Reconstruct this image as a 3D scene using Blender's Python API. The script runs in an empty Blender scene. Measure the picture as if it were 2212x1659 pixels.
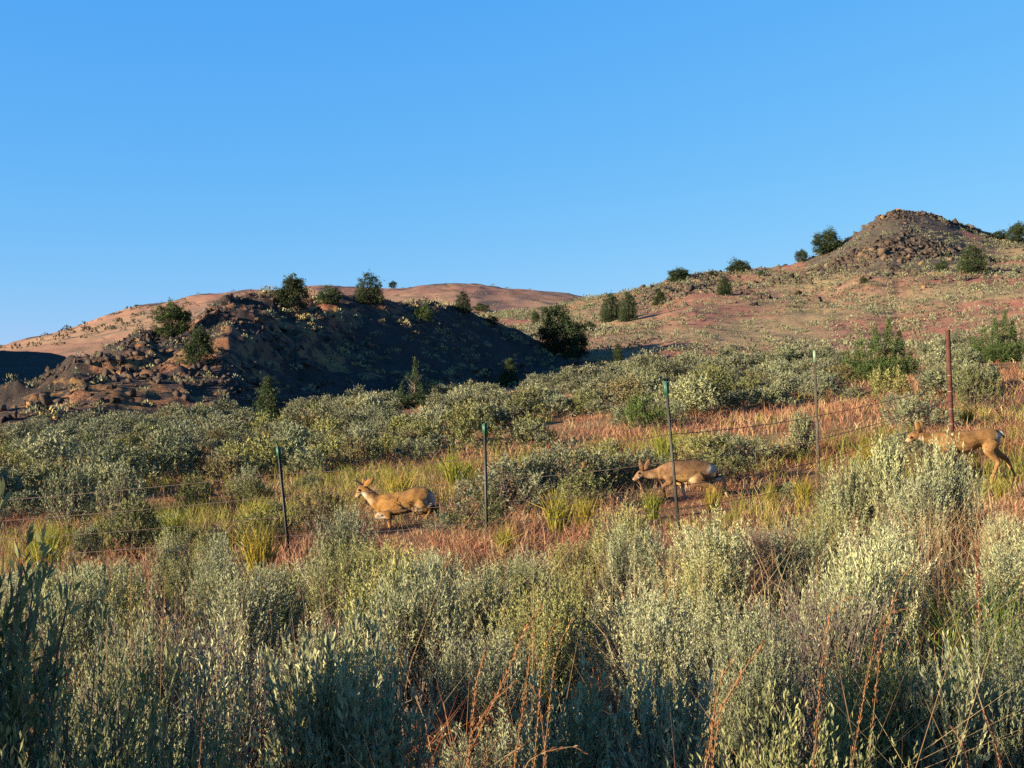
import bpy, bmesh, math, random
import numpy as np
from mathutils import Vector

SC = bpy.context.scene
COL = SC.collection
# ------------------------------------------------------------------ camera
F, CU, CV = 2372.0, 1106.0, 829.5          # focal length and centre, in units of a 2212 px wide frame
cd = bpy.data.cameras.new('camera'); cam = bpy.data.objects.new('camera', cd); COL.objects.link(cam)
cd.sensor_fit = 'HORIZONTAL'; cd.angle = 2*math.atan(1106.0/F)
cd.clip_start = 0.05; cd.clip_end = 5000
cam.location = (0, 0, 0); cam.rotation_euler = (math.pi/2, 0, 0)
SC.camera = cam
# ------------------------------------------------------------------ sky and sun
SUN_EL, SUN_AZ = math.radians(12.2), math.radians(-116)   # azimuth from +Y towards +X
w = bpy.data.worlds.new('World'); SC.world = w; w.use_nodes = True
nt = w.node_tree; bg = nt.nodes['Background']
sky = nt.nodes.new('ShaderNodeTexSky'); sky.sky_type = 'NISHITA'; sky.sun_disc = False
sky.sun_elevation = SUN_EL; sky.sun_rotation = SUN_AZ
sky.altitude = 0; sky.air_density = 1.0; sky.dust_density = 0.0; sky.ozone_density = 4.0
m1 = nt.nodes.new('ShaderNodeVectorMath'); m1.operation = 'SCALE'; m1.inputs['Scale'].default_value = 0.1
sp = nt.nodes.new('ShaderNodeSeparateColor'); cb = nt.nodes.new('ShaderNodeCombineColor')
nt.links.new(sky.outputs[0], m1.inputs[0]); nt.links.new(m1.outputs[0], sp.inputs[0])
for ch, (ex, gain) in enumerate([(.97, 3.05), (.48, 2.47), (.12, 2.72)]):     # the camera's strong colour response to the sky
    pw = nt.nodes.new('ShaderNodeMath'); pw.operation = 'POWER'; pw.inputs[1].default_value = ex
    ml = nt.nodes.new('ShaderNodeMath'); ml.operation = 'MULTIPLY'; ml.inputs[1].default_value = gain
    nt.links.new(sp.outputs[ch], pw.inputs[0]); nt.links.new(pw.outputs[0], ml.inputs[0]); nt.links.new(ml.outputs[0], cb.inputs[ch])
nt.links.new(cb.outputs[0], bg.inputs['Color'])
bg.inputs['Strength'].default_value = 0.1
sl = bpy.data.lights.new('sun', 'SUN'); so = bpy.data.objects.new('sun', sl); COL.objects.link(so)
sl.energy = 5.0; sl.angle = math.radians(0.5); sl.color = (1.0, 0.84, 0.60)
sd = Vector((math.cos(SUN_EL)*math.sin(SUN_AZ), math.cos(SUN_EL)*math.cos(SUN_AZ), math.sin(SUN_EL)))
so.rotation_euler = (-sd).to_track_quat('-Z', 'Y').to_euler(); so.location = sd*60
SC.view_settings.view_transform = 'Standard'; SC.view_settings.look = 'None'
SC.view_settings.exposure = 1.95; SC.view_settings.gamma = 1.0
SC.render.engine = 'CYCLES'
SC.cycles.max_bounces = 5; SC.cycles.diffuse_bounces = 3; SC.cycles.transmission_bounces = 2
SC.cycles.use_denoising = False

# ------------------------------------------------------------------ helpers
def rng(s): return np.random.default_rng(s)

def vnoise(x, y, seed=0):
    x = np.asarray(x, float); y = np.asarray(y, float)
    xi = np.floor(x).astype(np.int64); yi = np.floor(y).astype(np.int64)
    fx = x-xi; fy = y-yi; fx = fx*fx*(3-2*fx); fy = fy*fy*(3-2*fy)
    def h(a, b):
        v = (a*374761393 + b*668265263 + seed*974634777) & 0xffffffff
        v = ((v ^ (v >> 13))*1274126177) & 0xffffffff
        return ((v ^ (v >> 16)) & 0xffff)/65535.0
    return (h(xi, yi)*(1-fx)+h(xi+1, yi)*fx)*(1-fy)+(h(xi, yi+1)*(1-fx)+h(xi+1, yi+1)*fx)*fy

def fbm(x, y, seed=0, oct=4):
    s = 0; a = 0.5
    for k in range(oct):
        s = s + a*(vnoise(x*2**k+k*17.3, y*2**k-k*9.1, seed+k)-0.5); a *= 0.5
    return s*2                                            # about -1..1

def sstep(a, b, x):
    t = np.clip((np.asarray(x, float)-a)/(b-a), 0, 1); return t*t*(3-2*t)

def mesh_np(name, V, faces, mat=None, tone=None, smooth=False):
    """faces: list of int arrays (n,3) or (n,4)."""
    me = bpy.data.meshes.new(name)
    V = np.asarray(V, np.float32)
    me.vertices.add(len(V)); me.vertices.foreach_set('co', V.ravel())
    tot = sum(f.size for f in faces); n = sum(len(f) for f in faces)
    me.loops.add(tot); me.polygons.add(n)
    me.loops.foreach_set('vertex_index', np.concatenate([f.ravel() for f in faces]).astype(np.int32))
    sizes = np.concatenate([np.full(len(f), f.shape[1], np.int32) for f in faces])
    st = np.zeros(n, np.int32); st[1:] = np.cumsum(sizes)[:-1]
    me.polygons.foreach_set('loop_start', st); me.polygons.foreach_set('loop_total', sizes)
    if smooth: me.polygons.foreach_set('use_smooth', np.ones(n, bool))
    if tone is not None:
        at = me.attributes.new('tone', 'FLOAT', 'FACE'); at.data.foreach_set('value', np.asarray(tone, np.float32))
    me.update(calc_edges=True); me.validate()
    if mat: me.materials.append(mat)
    return me

def link(name, me, parent=None, loc=None, rz=0.0, sc=None):
    o = bpy.data.objects.new(name, me); COL.objects.link(o)
    if parent: o.parent = parent
    if loc is not None: o.location = loc
    o.rotation_euler = (0, 0, rz)
    if sc is not None: o.scale = sc if hasattr(sc, '__len__') else (sc, sc, sc)
    return o

def tag(o, label=None, cat=None, group=None, kind=None):
    if label: o['label'] = label
    if cat: o['category'] = cat
    if group: o['group'] = group
    if kind: o['kind'] = kind
    return o

def nrm(a): return a/np.maximum(np.linalg.norm(a, axis=-1, keepdims=True), 1e-9)

class MB:
    """collects pieces into one mesh"""
    def __init__(s): s.V = []; s.Q = []; s.T = []; s.tq = []; s.tt = []; s.n = 0
    def add(s, V, Q=None, T=None, tq=0.5, tt=0.5):
        V = np.asarray(V, float)
        if Q is not None and len(Q):
            s.Q.append(np.asarray(Q)+s.n); s.tq.append(np.broadcast_to(np.asarray(tq, float), (len(Q),)))
        if T is not None and len(T):
            s.T.append(np.asarray(T)+s.n); s.tt.append(np.broadcast_to(np.asarray(tt, float), (len(T),)))
        s.V.append(V); s.n += len(V)
    def leaves(s, P, D, L, W, tone, r):
        """diamond leaves at P along D"""
        n = len(P); L = np.broadcast_to(np.asarray(L, float), (n,))[:, None]; W = np.broadcast_to(np.asarray(W, float), (n,))[:, None]
        S = nrm(np.cross(D, r.normal(size=(n, 3))))
        V = np.stack([P, P+D*L*.55+S*W*.5, P+D*L, P+D*L*.55-S*W*.5], 1).reshape(-1, 3)
        s.add(V, np.arange(4*n).reshape(n, 4), tq=tone)
    def blades(s, P, D, L, W, tone, r, bend=0.25):
        """two-segment grass blades"""
        n = len(P); L = np.broadcast_to(np.asarray(L, float), (n,))[:, None]; W = np.broadcast_to(np.asarray(W, float), (n,))[:, None]
        S = nrm(np.cross(D, r.normal(size=(n, 3)))); B = r.normal(size=(n, 3)); B[:, 2] = -abs(B[:, 2])*.5
        M = P+D*L*.55; E = P+D*L+B*L*bend
        V = np.stack([P-S*W*.5, P+S*W*.5, M+S*W*.38, M-S*W*.38, E], 1).reshape(-1, 3)
        i = np.arange(n)*5
        s.add(V, np.stack([i, i+1, i+2, i+3], 1), np.stack([i+3, i+2, i+4], 1), tone, tone)
    def tube(s, pts, rad, k=3, tone=0.5, cap=True):
        pts = np.asarray(pts, float); n = len(pts); rad = np.broadcast_to(np.asarray(rad, float), (n,))
        tg = nrm(np.gradient(pts, axis=0)); up = np.array([0, 0, 1.]) if abs(tg[0, 2]) < .9 else np.array([1., 0, 0])
        A = nrm(np.cross(tg, up)); B = np.cross(tg, A); an = np.arange(k)*2*math.pi/k
        V = (pts[:, None]+rad[:, None, None]*(np.cos(an)[None, :, None]*A[:, None]+np.sin(an)[None, :, None]*B[:, None])).reshape(-1, 3)
        i = np.arange(n-1)[:, None]*k; j = np.arange(k)[None]; j2 = (j+1) % k
        Q = np.stack([i+j, i+j2, i+k+j2, i+k+j], -1).reshape(-1, 4)
        T = None
        if cap and k > 2:
            T = [[(n-1)*k, (n-1)*k+a, (n-1)*k+a+1] for a in range(1, k-1)]+[[0, a+1, a] for a in range(1, k-1)]
        s.add(V, Q, T, tone, tone)
    def mesh(s, name, mat=None, smooth=False):
        f = ([np.concatenate(s.Q)] if s.Q else [])+([np.concatenate(s.T)] if s.T else [])
        t = np.concatenate(s.tq+s.tt)
        return mesh_np(name, np.concatenate(s.V), f, mat, t, smooth)

# ------------------------------------------------------------------ materials
def mat_base(name, rough=0.9, spec=0.15):
    m = bpy.data.materials.new(name); m.use_nodes = True
    b = m.node_tree.nodes['Principled BSDF']; b.inputs['Roughness'].default_value = rough
    b.inputs['Specular IOR Level'].default_value = spec
    return m, m.node_tree, b

def ramp(nt, fac, stops, interp='LINEAR'):
    r = nt.nodes.new('ShaderNodeValToRGB'); e = r.color_ramp.elements; r.color_ramp.interpolation = interp
    while len(e) < len(stops): e.new(0.5)
    for i, (p, c) in enumerate(stops): e[i].position = p; e[i].color = (*c, 1)
    nt.links.new(fac, r.inputs[0]); return r.outputs[0]

def noise(nt, scale, detail=5, rough=0.6, dist=0.0, vec=None):
    n = nt.nodes.new('ShaderNodeTexNoise'); n.inputs['Scale'].default_value = scale
    n.inputs['Detail'].default_value = detail; n.inputs['Roughness'].default_value = rough; n.inputs['Distortion'].default_value = dist
    if vec is None:
        g = nt.nodes.new('ShaderNodeNewGeometry'); vec = g.outputs['Position']
    nt.links.new(vec, n.inputs['Vector']); return n.outputs['Fac']

def mix(nt, fac, a, b, mode='MIX'):
    m = nt.nodes.new('ShaderNodeMix'); m.data_type = 'RGBA'; m.blend_type = mode
    for sock, v in ((m.inputs[0], fac), (m.inputs[6], a), (m.inputs[7], b)):
        if isinstance(v, (int, float)): sock.default_value = v
        elif isinstance(v, tuple): sock.default_value = (*v, 1)
        else: nt.links.new(v, sock)
    return m.outputs[2]

def math_n(nt, op, a, b):
    m = nt.nodes.new('ShaderNodeMath'); m.operation = op
    for s, v in zip(m.inputs, (a, b)):
        if isinstance(v, (int, float)): s.default_value = v
        else: nt.links.new(v, s)
    return m.outputs[0]

def bump(nt, bsdf, h, strength=0.5, dist=0.1):
    b = nt.nodes.new('ShaderNodeBump'); b.inputs['Strength'].default_value = strength; b.inputs['Distance'].default_value = dist
    nt.links.new(h, b.inputs['Height']); nt.links.new(b.outputs[0], bsdf.inputs['Normal'])

def foliage_mat(name, stops, trans=0.14, objcol=True, rough=0.75, spec=0.2):
    """leaf colour from the per-leaf 'tone'; each plant's own tint in its object colour"""
    m, nt, b = mat_base(name, rough, spec)
    a = nt.nodes.new('ShaderNodeAttribute'); a.attribute_name = 'tone'
    c = ramp(nt, a.outputs['Fac'], stops)
    if objcol:
        oi = nt.nodes.new('ShaderNodeObjectInfo'); c = mix(nt, 1.0, c, oi.outputs['Color'], 'MULTIPLY')
    nt.links.new(c, b.inputs['Base Color'])
    if trans > 0:
        t = nt.nodes.new('ShaderNodeBsdfTranslucent'); nt.links.new(c, t.inputs['Color'])
        ms = nt.nodes.new('ShaderNodeMixShader'); ms.inputs[0].default_value = trans
        nt.links.new(b.outputs[0], ms.inputs[1]); nt.links.new(t.outputs[0], ms.inputs[2])
        nt.links.new(ms.outputs[0], nt.nodes['Material Output'].inputs['Surface'])
    return m

M_SAGE = foliage_mat('sage_leaf', [(0, (.085, .09, .045)), (.4, (.182, .19, .092)), (.75, (.275, .272, .135)), (1, (.36, .335, .17))])
M_STEM = foliage_mat('sage_stem', [(0, (.07, .05, .042)), (1, (.20, .15, .12))], 0, False)
M_JUN = foliage_mat('juniper_leaf', [(0, (.022, .038, .016)), (.6, (.05, .075, .028)), (1, (.085, .10, .03))], 0.15)
M_BARK = foliage_mat('juniper_bark', [(0, (.10, .065, .045)), (1, (.22, .16, .12))], 0, False)
M_RED = foliage_mat('cheatgrass', [(0, (.16, .055, .035)), (.45, (.30, .135, .075)), (.75, (.40, .235, .115)), (1, (.48, .36, .18))], 0.3, False)
M_GRN = foliage_mat('bunchgrass', [(0, (.10, .12, .018)), (.5, (.21, .22, .035)), (.85, (.33, .29, .06)), (1, (.45, .34, .14))], 0.35)
M_STRAW = foliage_mat('dry_grass', [(0, (.13, .065, .03)), (.5, (.28, .17, .08)), (1, (.45, .33, .18))], 0.2)
M_HEAD = foliage_mat('seed_head', [(0, (.13, .040, .014)), (.5, (.28, .105, .034)), (1, (.42, .24, .10))], 0.25)
M_DOCK = foliage_mat('dock_seed', [(0, (.09, .018, .012)), (1, (.22, .055, .035))], 0.15)
M_ROCK, nt, b = mat_base('basalt', 0.92, 0.1)
oi = nt.nodes.new('ShaderNodeObjectInfo')
a = nt.nodes.new('ShaderNodeAttribute'); a.attribute_name = 'tone'
c = ramp(nt, a.outputs['Fac'], [(0, (.035, .03, .03)), (.6, (.085, .07, .062)), (.9, (.15, .115, .085)), (1, (.22, .15, .09))])
n1 = noise(nt, 1.3, 6, .7)
c = mix(nt, ramp(nt, n1, [(.48, (0, 0, 0)), (.72, (.6, .6, .6))]), c, (.13, .105, .07))
c = mix(nt, 1.0, c, oi.outputs['Color'], 'MULTIPLY')
nt.links.new(c, b.inputs['Base Color']); bump(nt, b, noise(nt, 3.0, 8, .7), .9, .25)

def terrain_mat(name, dry, red, dark, rock, s1, s2, dark_amt, rock_lo):
    """grass, red cheatgrass, low brush and rock by world-space noise"""
    m, nt, b = mat_base(name, 0.95, 0.05)
    c = mix(nt, ramp(nt, noise(nt, s1, 6, .65, .4), [(.40, (0, 0, 0)), (.60, (1, 1, 1))]), dry, red)
    c = mix(nt, ramp(nt, noise(nt, s2, 4, .6), [(.35, (.75, .75, .75)), (.7, (1.2, 1.2, 1.2))]), c, c, 'MULTIPLY') if False else c
    d = ramp(nt, noise(nt, s2, 6, .7), [(.52, (0, 0, 0)), (.66, (dark_amt,)*3)])
    c = mix(nt, d, c, dark)
    if rock_lo < 1:
        a = nt.nodes.new('ShaderNodeAttribute'); a.attribute_name = 'rock'
        k = math_n(nt, 'ADD', a.outputs['Fac'], math_n(nt, 'MULTIPLY', math_n(nt, 'SUBTRACT', noise(nt, s2*1.7, 6, .7), .5), 1.6))
        rc = mix(nt, noise(nt, 1.6, 8, .8), (rock[0]*.4, rock[1]*.4, rock[2]*.4), (rock[0]*2.0, rock[1]*1.85, rock[2]*1.7))
        c = mix(nt, ramp(nt, k, [(rock_lo, (0, 0, 0)), (min(.999, rock_lo+.15), (1, 1, 1))]), c, rc)
    nt.links.new(c, b.inputs['Base Color'])
    bump(nt, b, noise(nt, s2*3, 8, .75), 1.0, .35)
    return m

M_GROUND = terrain_mat('soil', (.30, .19, .095), (.30, .13, .075), (.17, .14, .06), (.05, .04, .04), .35, 1.4, .8, 2)
M_LAVA = terrain_mat('lava_slope', (.27, .155, .065), (.24, .10, .058), (.06, .052, .034), (.044, .037, .035), .12, .55, .8, .365)
M_BUTTE = terrain_mat('butte_slope', (.27, .185, .10), (.25, .105, .075), (.11, .10, .055), (.075, .062, .05), .045, .16, .8, .5)
M_FAR = terrain_mat('far_slope', (.30, .185, .11), (.27, .135, .09), (.09, .08, .055), (.06, .05, .05), .012, .05, .75, .58)
M_DARKHILL = terrain_mat('shade_toned_slope', (.05, .045, .035), (.045, .035, .03), (.03, .03, .022), (.03, .03, .03), .05, .2, .7, 2)  # slope colours kept dark to carry the hill's shade

# ------------------------------------------------------------------ terrain heights
def interp(u, tab): a = np.array(tab, float); return np.interp(u, a[:, 0], a[:, 1])

YR = np.array([18.5, 24, 32, 45, 66, 95, 130, 260, 2500.])
UR = np.array([-700, 0, 450, 850, 1500, 2100, 2900.])
ZT = np.array([                                   # ground heights (rows: distance, columns: bearing)
    [-3.6, -2.95, -2.62, -2.40, -1.98, -1.66, -1.2],
    [-3.7, -2.95, -2.55, -2.28, -1.62, -1.05, -.3],
    [-3.8, -2.95, -2.50, -2.12, -1.20, -.50, .6],
    [-3.9, -2.90, -2.35, -1.75, -.60, .35, 1.6],
    [-4.0, -2.85, -2.20, -1.40, .85, 1.75, 3.0],
    [-4.0, -2.9, -2.2, -1.6, -.2, 2.4, 5.0],
    [-4.0, -3.0, -2.2, -1.3, 1.2, 5., 9.],
    [-6, -5, -4, -3, 2, 6, 9],
    [-60, -60, -60, -60, -60, -60, -60]])

def ground_z(x, y):
    x = np.asarray(x, float); y = np.asarray(y, float)
    pl = -1.55+.0765*np.clip(x, -14, 14)-.0365*np.clip(y, -10, 40)
    pl = pl+.16*np.exp(-((x-4.3)**2+(y-14.5)**2)/5.0)
    yy = np.maximum(y, 8.0); u = np.clip(CU+F*x/yy, -690, 2890)
    iy = np.clip(np.searchsorted(YR, yy)-1, 0, len(YR)-2); iu = np.clip(np.searchsorted(UR, u)-1, 0, len(UR)-2)
    ty = np.clip((np.log(yy)-np.log(YR[iy]))/(np.log(YR[iy+1])-np.log(YR[iy])), 0, 1); tu = (u-UR[iu])/(UR[iu+1]-UR[iu])
    ty = ty*ty*(3-2*ty)*.5+ty*.5; tu = tu*tu*(3-2*tu)*.5+tu*.5
    tb = (ZT[iy, iu]*(1-tu)+ZT[iy, iu+1]*tu)*(1-ty)+(ZT[iy+1, iu]*(1-tu)+ZT[iy+1, iu+1]*tu)*ty
    k = sstep(14, 19, y)
    z = pl*(1-k)+tb*k
    return z+fbm(x*.35, y*.35, 5, 3)*.07+fbm(x*.06, y*.06, 8, 2)*.25*sstep(24, 60, y)

def hill_fn(base, crest, conv, amp, back, rough=None):
    """a hill: for each bearing a foot (height, distance) and a skyline (height, distance)"""
    def f(x, y):
        x = np.asarray(x, float); y = np.maximum(np.asarray(y, float), 5.0)
        u = CU+F*x/y
        Yb = interp(u, [(a[0], a[2]) for a in base]); zb = (CV-interp(u, [(a[0], a[1]) for a in base]))/F*Yb
        Yc = interp(u, [(a[0], a[2]) for a in crest]); zc = (CV-interp(u, [(a[0], a[1]) for a in crest]))/F*Yc
        p = interp(u, conv)
        t = (y-Yb)/(Yc-Yb); tc = np.clip(t, 0, 1)
        z = zb+(zc-zb)*tc**p
        z = np.where(t > 1, zc-back*(y-Yc)*np.clip((t-1)*2, 0, 1), z)
        z = np.where(t < 0, zb-(Yb-y)*.35-.3, z)
        if amp: z = z+amp*fbm(x*.07, y*.07, 21, 5)*np.clip(tc*(1.35-tc)*2.2, 0, 1)
        if rough is not None: z = z+rough(x, y, u, t)
        return z
    return f

def lava_rough(x, y, u, t):
    ax, ay, bx, by = -20.5, 126., -25.5, 84.                 # spur running towards the camera
    q = np.clip(((x-ax)*(bx-ax)+(y-ay)*(by-ay))/((bx-ax)**2+(by-ay)**2), 0, 1)
    d = (x-(ax+(bx-ax)*q)); s = np.where(d > 0, np.exp(-(d/3.2)**2), np.exp(-(d/9.0)**2))
    e = 1.9*s*np.sin(np.pi*np.clip(q*.8+.12, 0, 1))
    m = np.clip(t*3, 0, 1)*(t < 1.6)
    q2 = fbm(x*.12, y*.20, 33, 3)*3.2; f2 = np.floor(q2); led = (f2+sstep(.30, .62, q2-f2))/3.2*np.where(u < 640, 2.6, 1.7)   # broken lava ledges
    rg = 1-np.abs(fbm(x*.22, y*.22, 37, 3))                   # sharp ribs of rock
    return (e+led+rg*.9-.6+fbm(x*.5, y*.5, 35, 4)*.8)*m*np.where(t > .9, np.clip((1.12-t)*4, .12, 1), 1)

LAVA_B = [(-420, 985, 55), (0, 965, 58), (300, 930, 66), (480, 908, 70), (640, 893, 80), (900, 880, 95), (1100, 862, 112), (1290, 800, 138), (1400, 800, 150)]
LAVA_C = [(-420, 1000, 80), (-150, 930, 86), (0, 852, 92), (44, 836, 93), (84, 819, 95), (128, 803, 97), (161, 780, 99), (208, 768, 101), (235, 756, 103), (296, 738, 106),
          (336, 733, 108), (413, 698, 113), (454, 678, 116), (494, 660, 119), (538, 655, 122), (588, 645, 125), (605, 650, 126), (660, 651, 129), (755, 650, 134),
          (822, 650, 138), (889, 652, 141), (933, 659, 143), (986, 670, 146), (1040, 688, 149), (1077, 702, 151), (1117, 714, 153), (1151, 735, 155), (1191, 752, 157),
          (1242, 770, 159), (1290, 795, 160), (1400, 850, 162)]
lava_z = hill_fn(LAVA_B, LAVA_C, [(0, .85), (500, .9), (700, 1.5), (1000, 1.7), (1290, 1.4)], .5, .35, lava_rough)

BUT_B = [(700, 765, 175), (1100, 770, 165), (1270, 772, 155), (1600, 766, 150), (1900, 752, 140), (2212, 735, 130), (3000, 720, 120)]
BUT_C = [(700, 700, 330), (1000, 690, 320), (1180, 668, 315), (1270, 642, 310), (1340, 628, 305), (1420, 617, 300), (1462, 604, 290), (1500, 598, 285), (1560, 594, 285), (1600, 588, 285), (1660, 580, 285),
         (1710, 571, 285), (1740, 563, 285), (1775, 546, 285), (1812, 524, 285), (1845, 503, 285), (1880, 480, 285), (1905, 470, 285), (1925, 461, 286), (1945, 456, 287),
         (1965, 459, 288), (2000, 464, 290), (2040, 475, 292), (2080, 490, 295), (2120, 501, 298), (2150, 513, 300), (2180, 517, 300), (2212, 520, 300), (2400, 530, 300), (3000, 545, 300)]
def butte_rough(x, y, u, t):
    r = np.exp(-((u-1940)/190)**2)*sstep(.45, .75, t)
    r2 = np.exp(-((u-1470)/110)**2)*sstep(.55, .8, t)*.6
    return ((1-np.abs(fbm(x*.13, y*.13, 51, 4)))*3.0-2.65)*np.clip(r+r2, 0, 1)*np.clip((1.0-t)*4, .12, 1)*(t < 1.3)+fbm(x*.3, y*.3, 52, 3)*.2*(t > 0)
butte_z = hill_fn(BUT_B, BUT_C, [(1200, .9), (1500, .95), (1700, 1.1), (1940, 1.5), (2120, 1.15), (2300, .95)], 1.4, .25, butte_rough)

FAR_B = [(-900, 800, 300), (0, 790, 290), (600, 760, 330), (1000, 740, 340), (1400, 720, 360), (1700, 720, 380)]
FAR_C = [(-900, 850, 480), (-300, 800, 500), (0, 749, 520), (60, 735, 522), (150, 709, 525), (220, 686, 528), (300, 661, 530), (345, 655, 532), (400, 643, 534), (450, 632, 536), (500, 630, 540),
         (560, 628, 545), (640, 622, 550), (690, 615, 552), (740, 622, 554), (830, 624, 558), (880, 620, 560), (930, 617, 562), (985, 613, 565), (1035, 615, 567), (1085, 622, 570), (1140, 626, 572), (1200, 632, 575), (1260, 639, 578), (1340, 655, 580), (1700, 720, 580)]
far_z = hill_fn(FAR_B, FAR_C, [(0, .85), (1200, .9)], 1.5, .2, lambda x, y, u, t: fbm(x*.09, y*.09, 61, 4)*.8*(t > 0)*(t < 1.2))
DK_B = [(-1500, 900, 130), (-300, 905, 145), (160, 880, 160), (260, 850, 170)]
DK_C = [(-1500, 330, 190), (-900, 390, 200), (-500, 540, 212), (-200, 695, 226), (-60, 745, 232), (0, 757, 235), (60, 758, 236), (110, 762, 237), (140, 770, 238), (158, 785, 239), (200, 830, 240), (300, 900, 240)]  # out-of-view left part raised to cast shade over the visible slope
dark_z = hill_fn(DK_B, DK_C, [(0, 1.3)], .8, .3, None)

def fan_mesh(name, fn, u0, u1, du, ys, mat, rockfn=None):
    us = np.arange(u0, u1+du, du); U, T = np.meshgrid(us, ys)
    X = (U-CU)/F*T; Z = fn(X, T); n, m = U.shape
    V = np.stack([X, T, Z], -1).reshape(-1, 3)
    i = (np.arange(n-1)[:, None]*m+np.arange(m-1)[None]).ravel()
    me = mesh_np(name, V, [np.stack([i, i+1, i+m+1, i+m], 1)], mat, None, True)
    if rockfn is not None:
        at = me.attributes.new('rock', 'FLOAT', 'POINT'); at.data.foreach_set('value', np.clip(rockfn(X, T, U), 0, 1).astype(np.float32).ravel())
    return tag(link(name, me), kind='structure')

# ground: one sheet, fine near the camera and reaching past the hills
an = np.concatenate([np.radians(np.linspace(-34, 34, 220)), np.radians(np.linspace(34, 326, 140)[1:-1])])
rr = np.concatenate([np.geomspace(.4, 160, 170), np.geomspace(160, 2600, 24)[1:]])
A, R = np.meshgrid(an, rr); X = R*np.sin(A); Y = R*np.cos(A); Z = ground_z(X, Y)
n, m = A.shape; i = np.arange(n-1)[:, None]*m; j = np.arange(m)[None]; j2 = (j+1) % m
Q = np.stack([i+j, i+j2, i+m+j2, i+m+j], -1).reshape(-1, 4)
V = np.concatenate([np.stack([X, Y, Z], -1).reshape(-1, 3), [[0, 0, float(ground_z(0, 0))]]])
T = np.stack([np.full(m, n*m), (np.arange(m)+1) % m, np.arange(m)], 1)
tag(link('ground', mesh_np('ground', V, [Q, T], M_GROUND, None, True)), kind='structure')

fan_mesh('lava_hill', lava_z, -420, 1400, 3.5, np.linspace(54, 190, 210), M_LAVA,
         lambda x, y, u: .56+.55*fbm(x*.14, y*.18, 71, 4)+.12*sstep(480, 640, u)-.75*np.exp(-((u-650)/110)**2)*np.exp(-((y-124)/6)**2))  # extra rock towards the right also darkens the face lying in shade
fan_mesh('butte_hill', butte_z, 700, 3000, 5, np.linspace(118, 380, 170), M_BUTTE,
         lambda x, y, u: np.exp(-((u-1960)/170)**2)*sstep(205, 240, y)*1.0+.75*np.exp(-((u-1480)/90)**2)*sstep(225, 260, y)+.75*np.exp(-((u-1790)/70)**2)*sstep(235, 265, y))
fan_mesh('distant_hill', far_z, -900, 1700, 8, np.linspace(280, 720, 110), M_FAR, lambda x, y, u: sstep(.90, 1.0, y/interp(u, [(a[0], a[2]) for a in FAR_C]))*.66)
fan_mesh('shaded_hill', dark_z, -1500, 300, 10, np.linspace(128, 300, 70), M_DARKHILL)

def all_z(x, y):
    return np.maximum.reduce([ground_z(x, y), lava_z(x, y), butte_z(x, y), far_z(x, y), dark_z(x, y)])

def hit(u, v, y0=2.0, y1=700.0, fn=None, n=4000):
    """where the ray through (u, v) meets the land between two distances"""
    y = np.linspace(y0, y1, n); x = (u-CU)/F*y; z = (CV-v)/F*y
    d = z-(fn or all_z)(x, y); k = np.nonzero(d <= 0)[0]
    k = k[0] if len(k) else int(np.argmin(d))
    return float(x[k]), float(y[k]), float((fn or all_z)(x[k], y[k]))

def proj(x, y, z): return CU+F*x/y, CV-F*z/y

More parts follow.
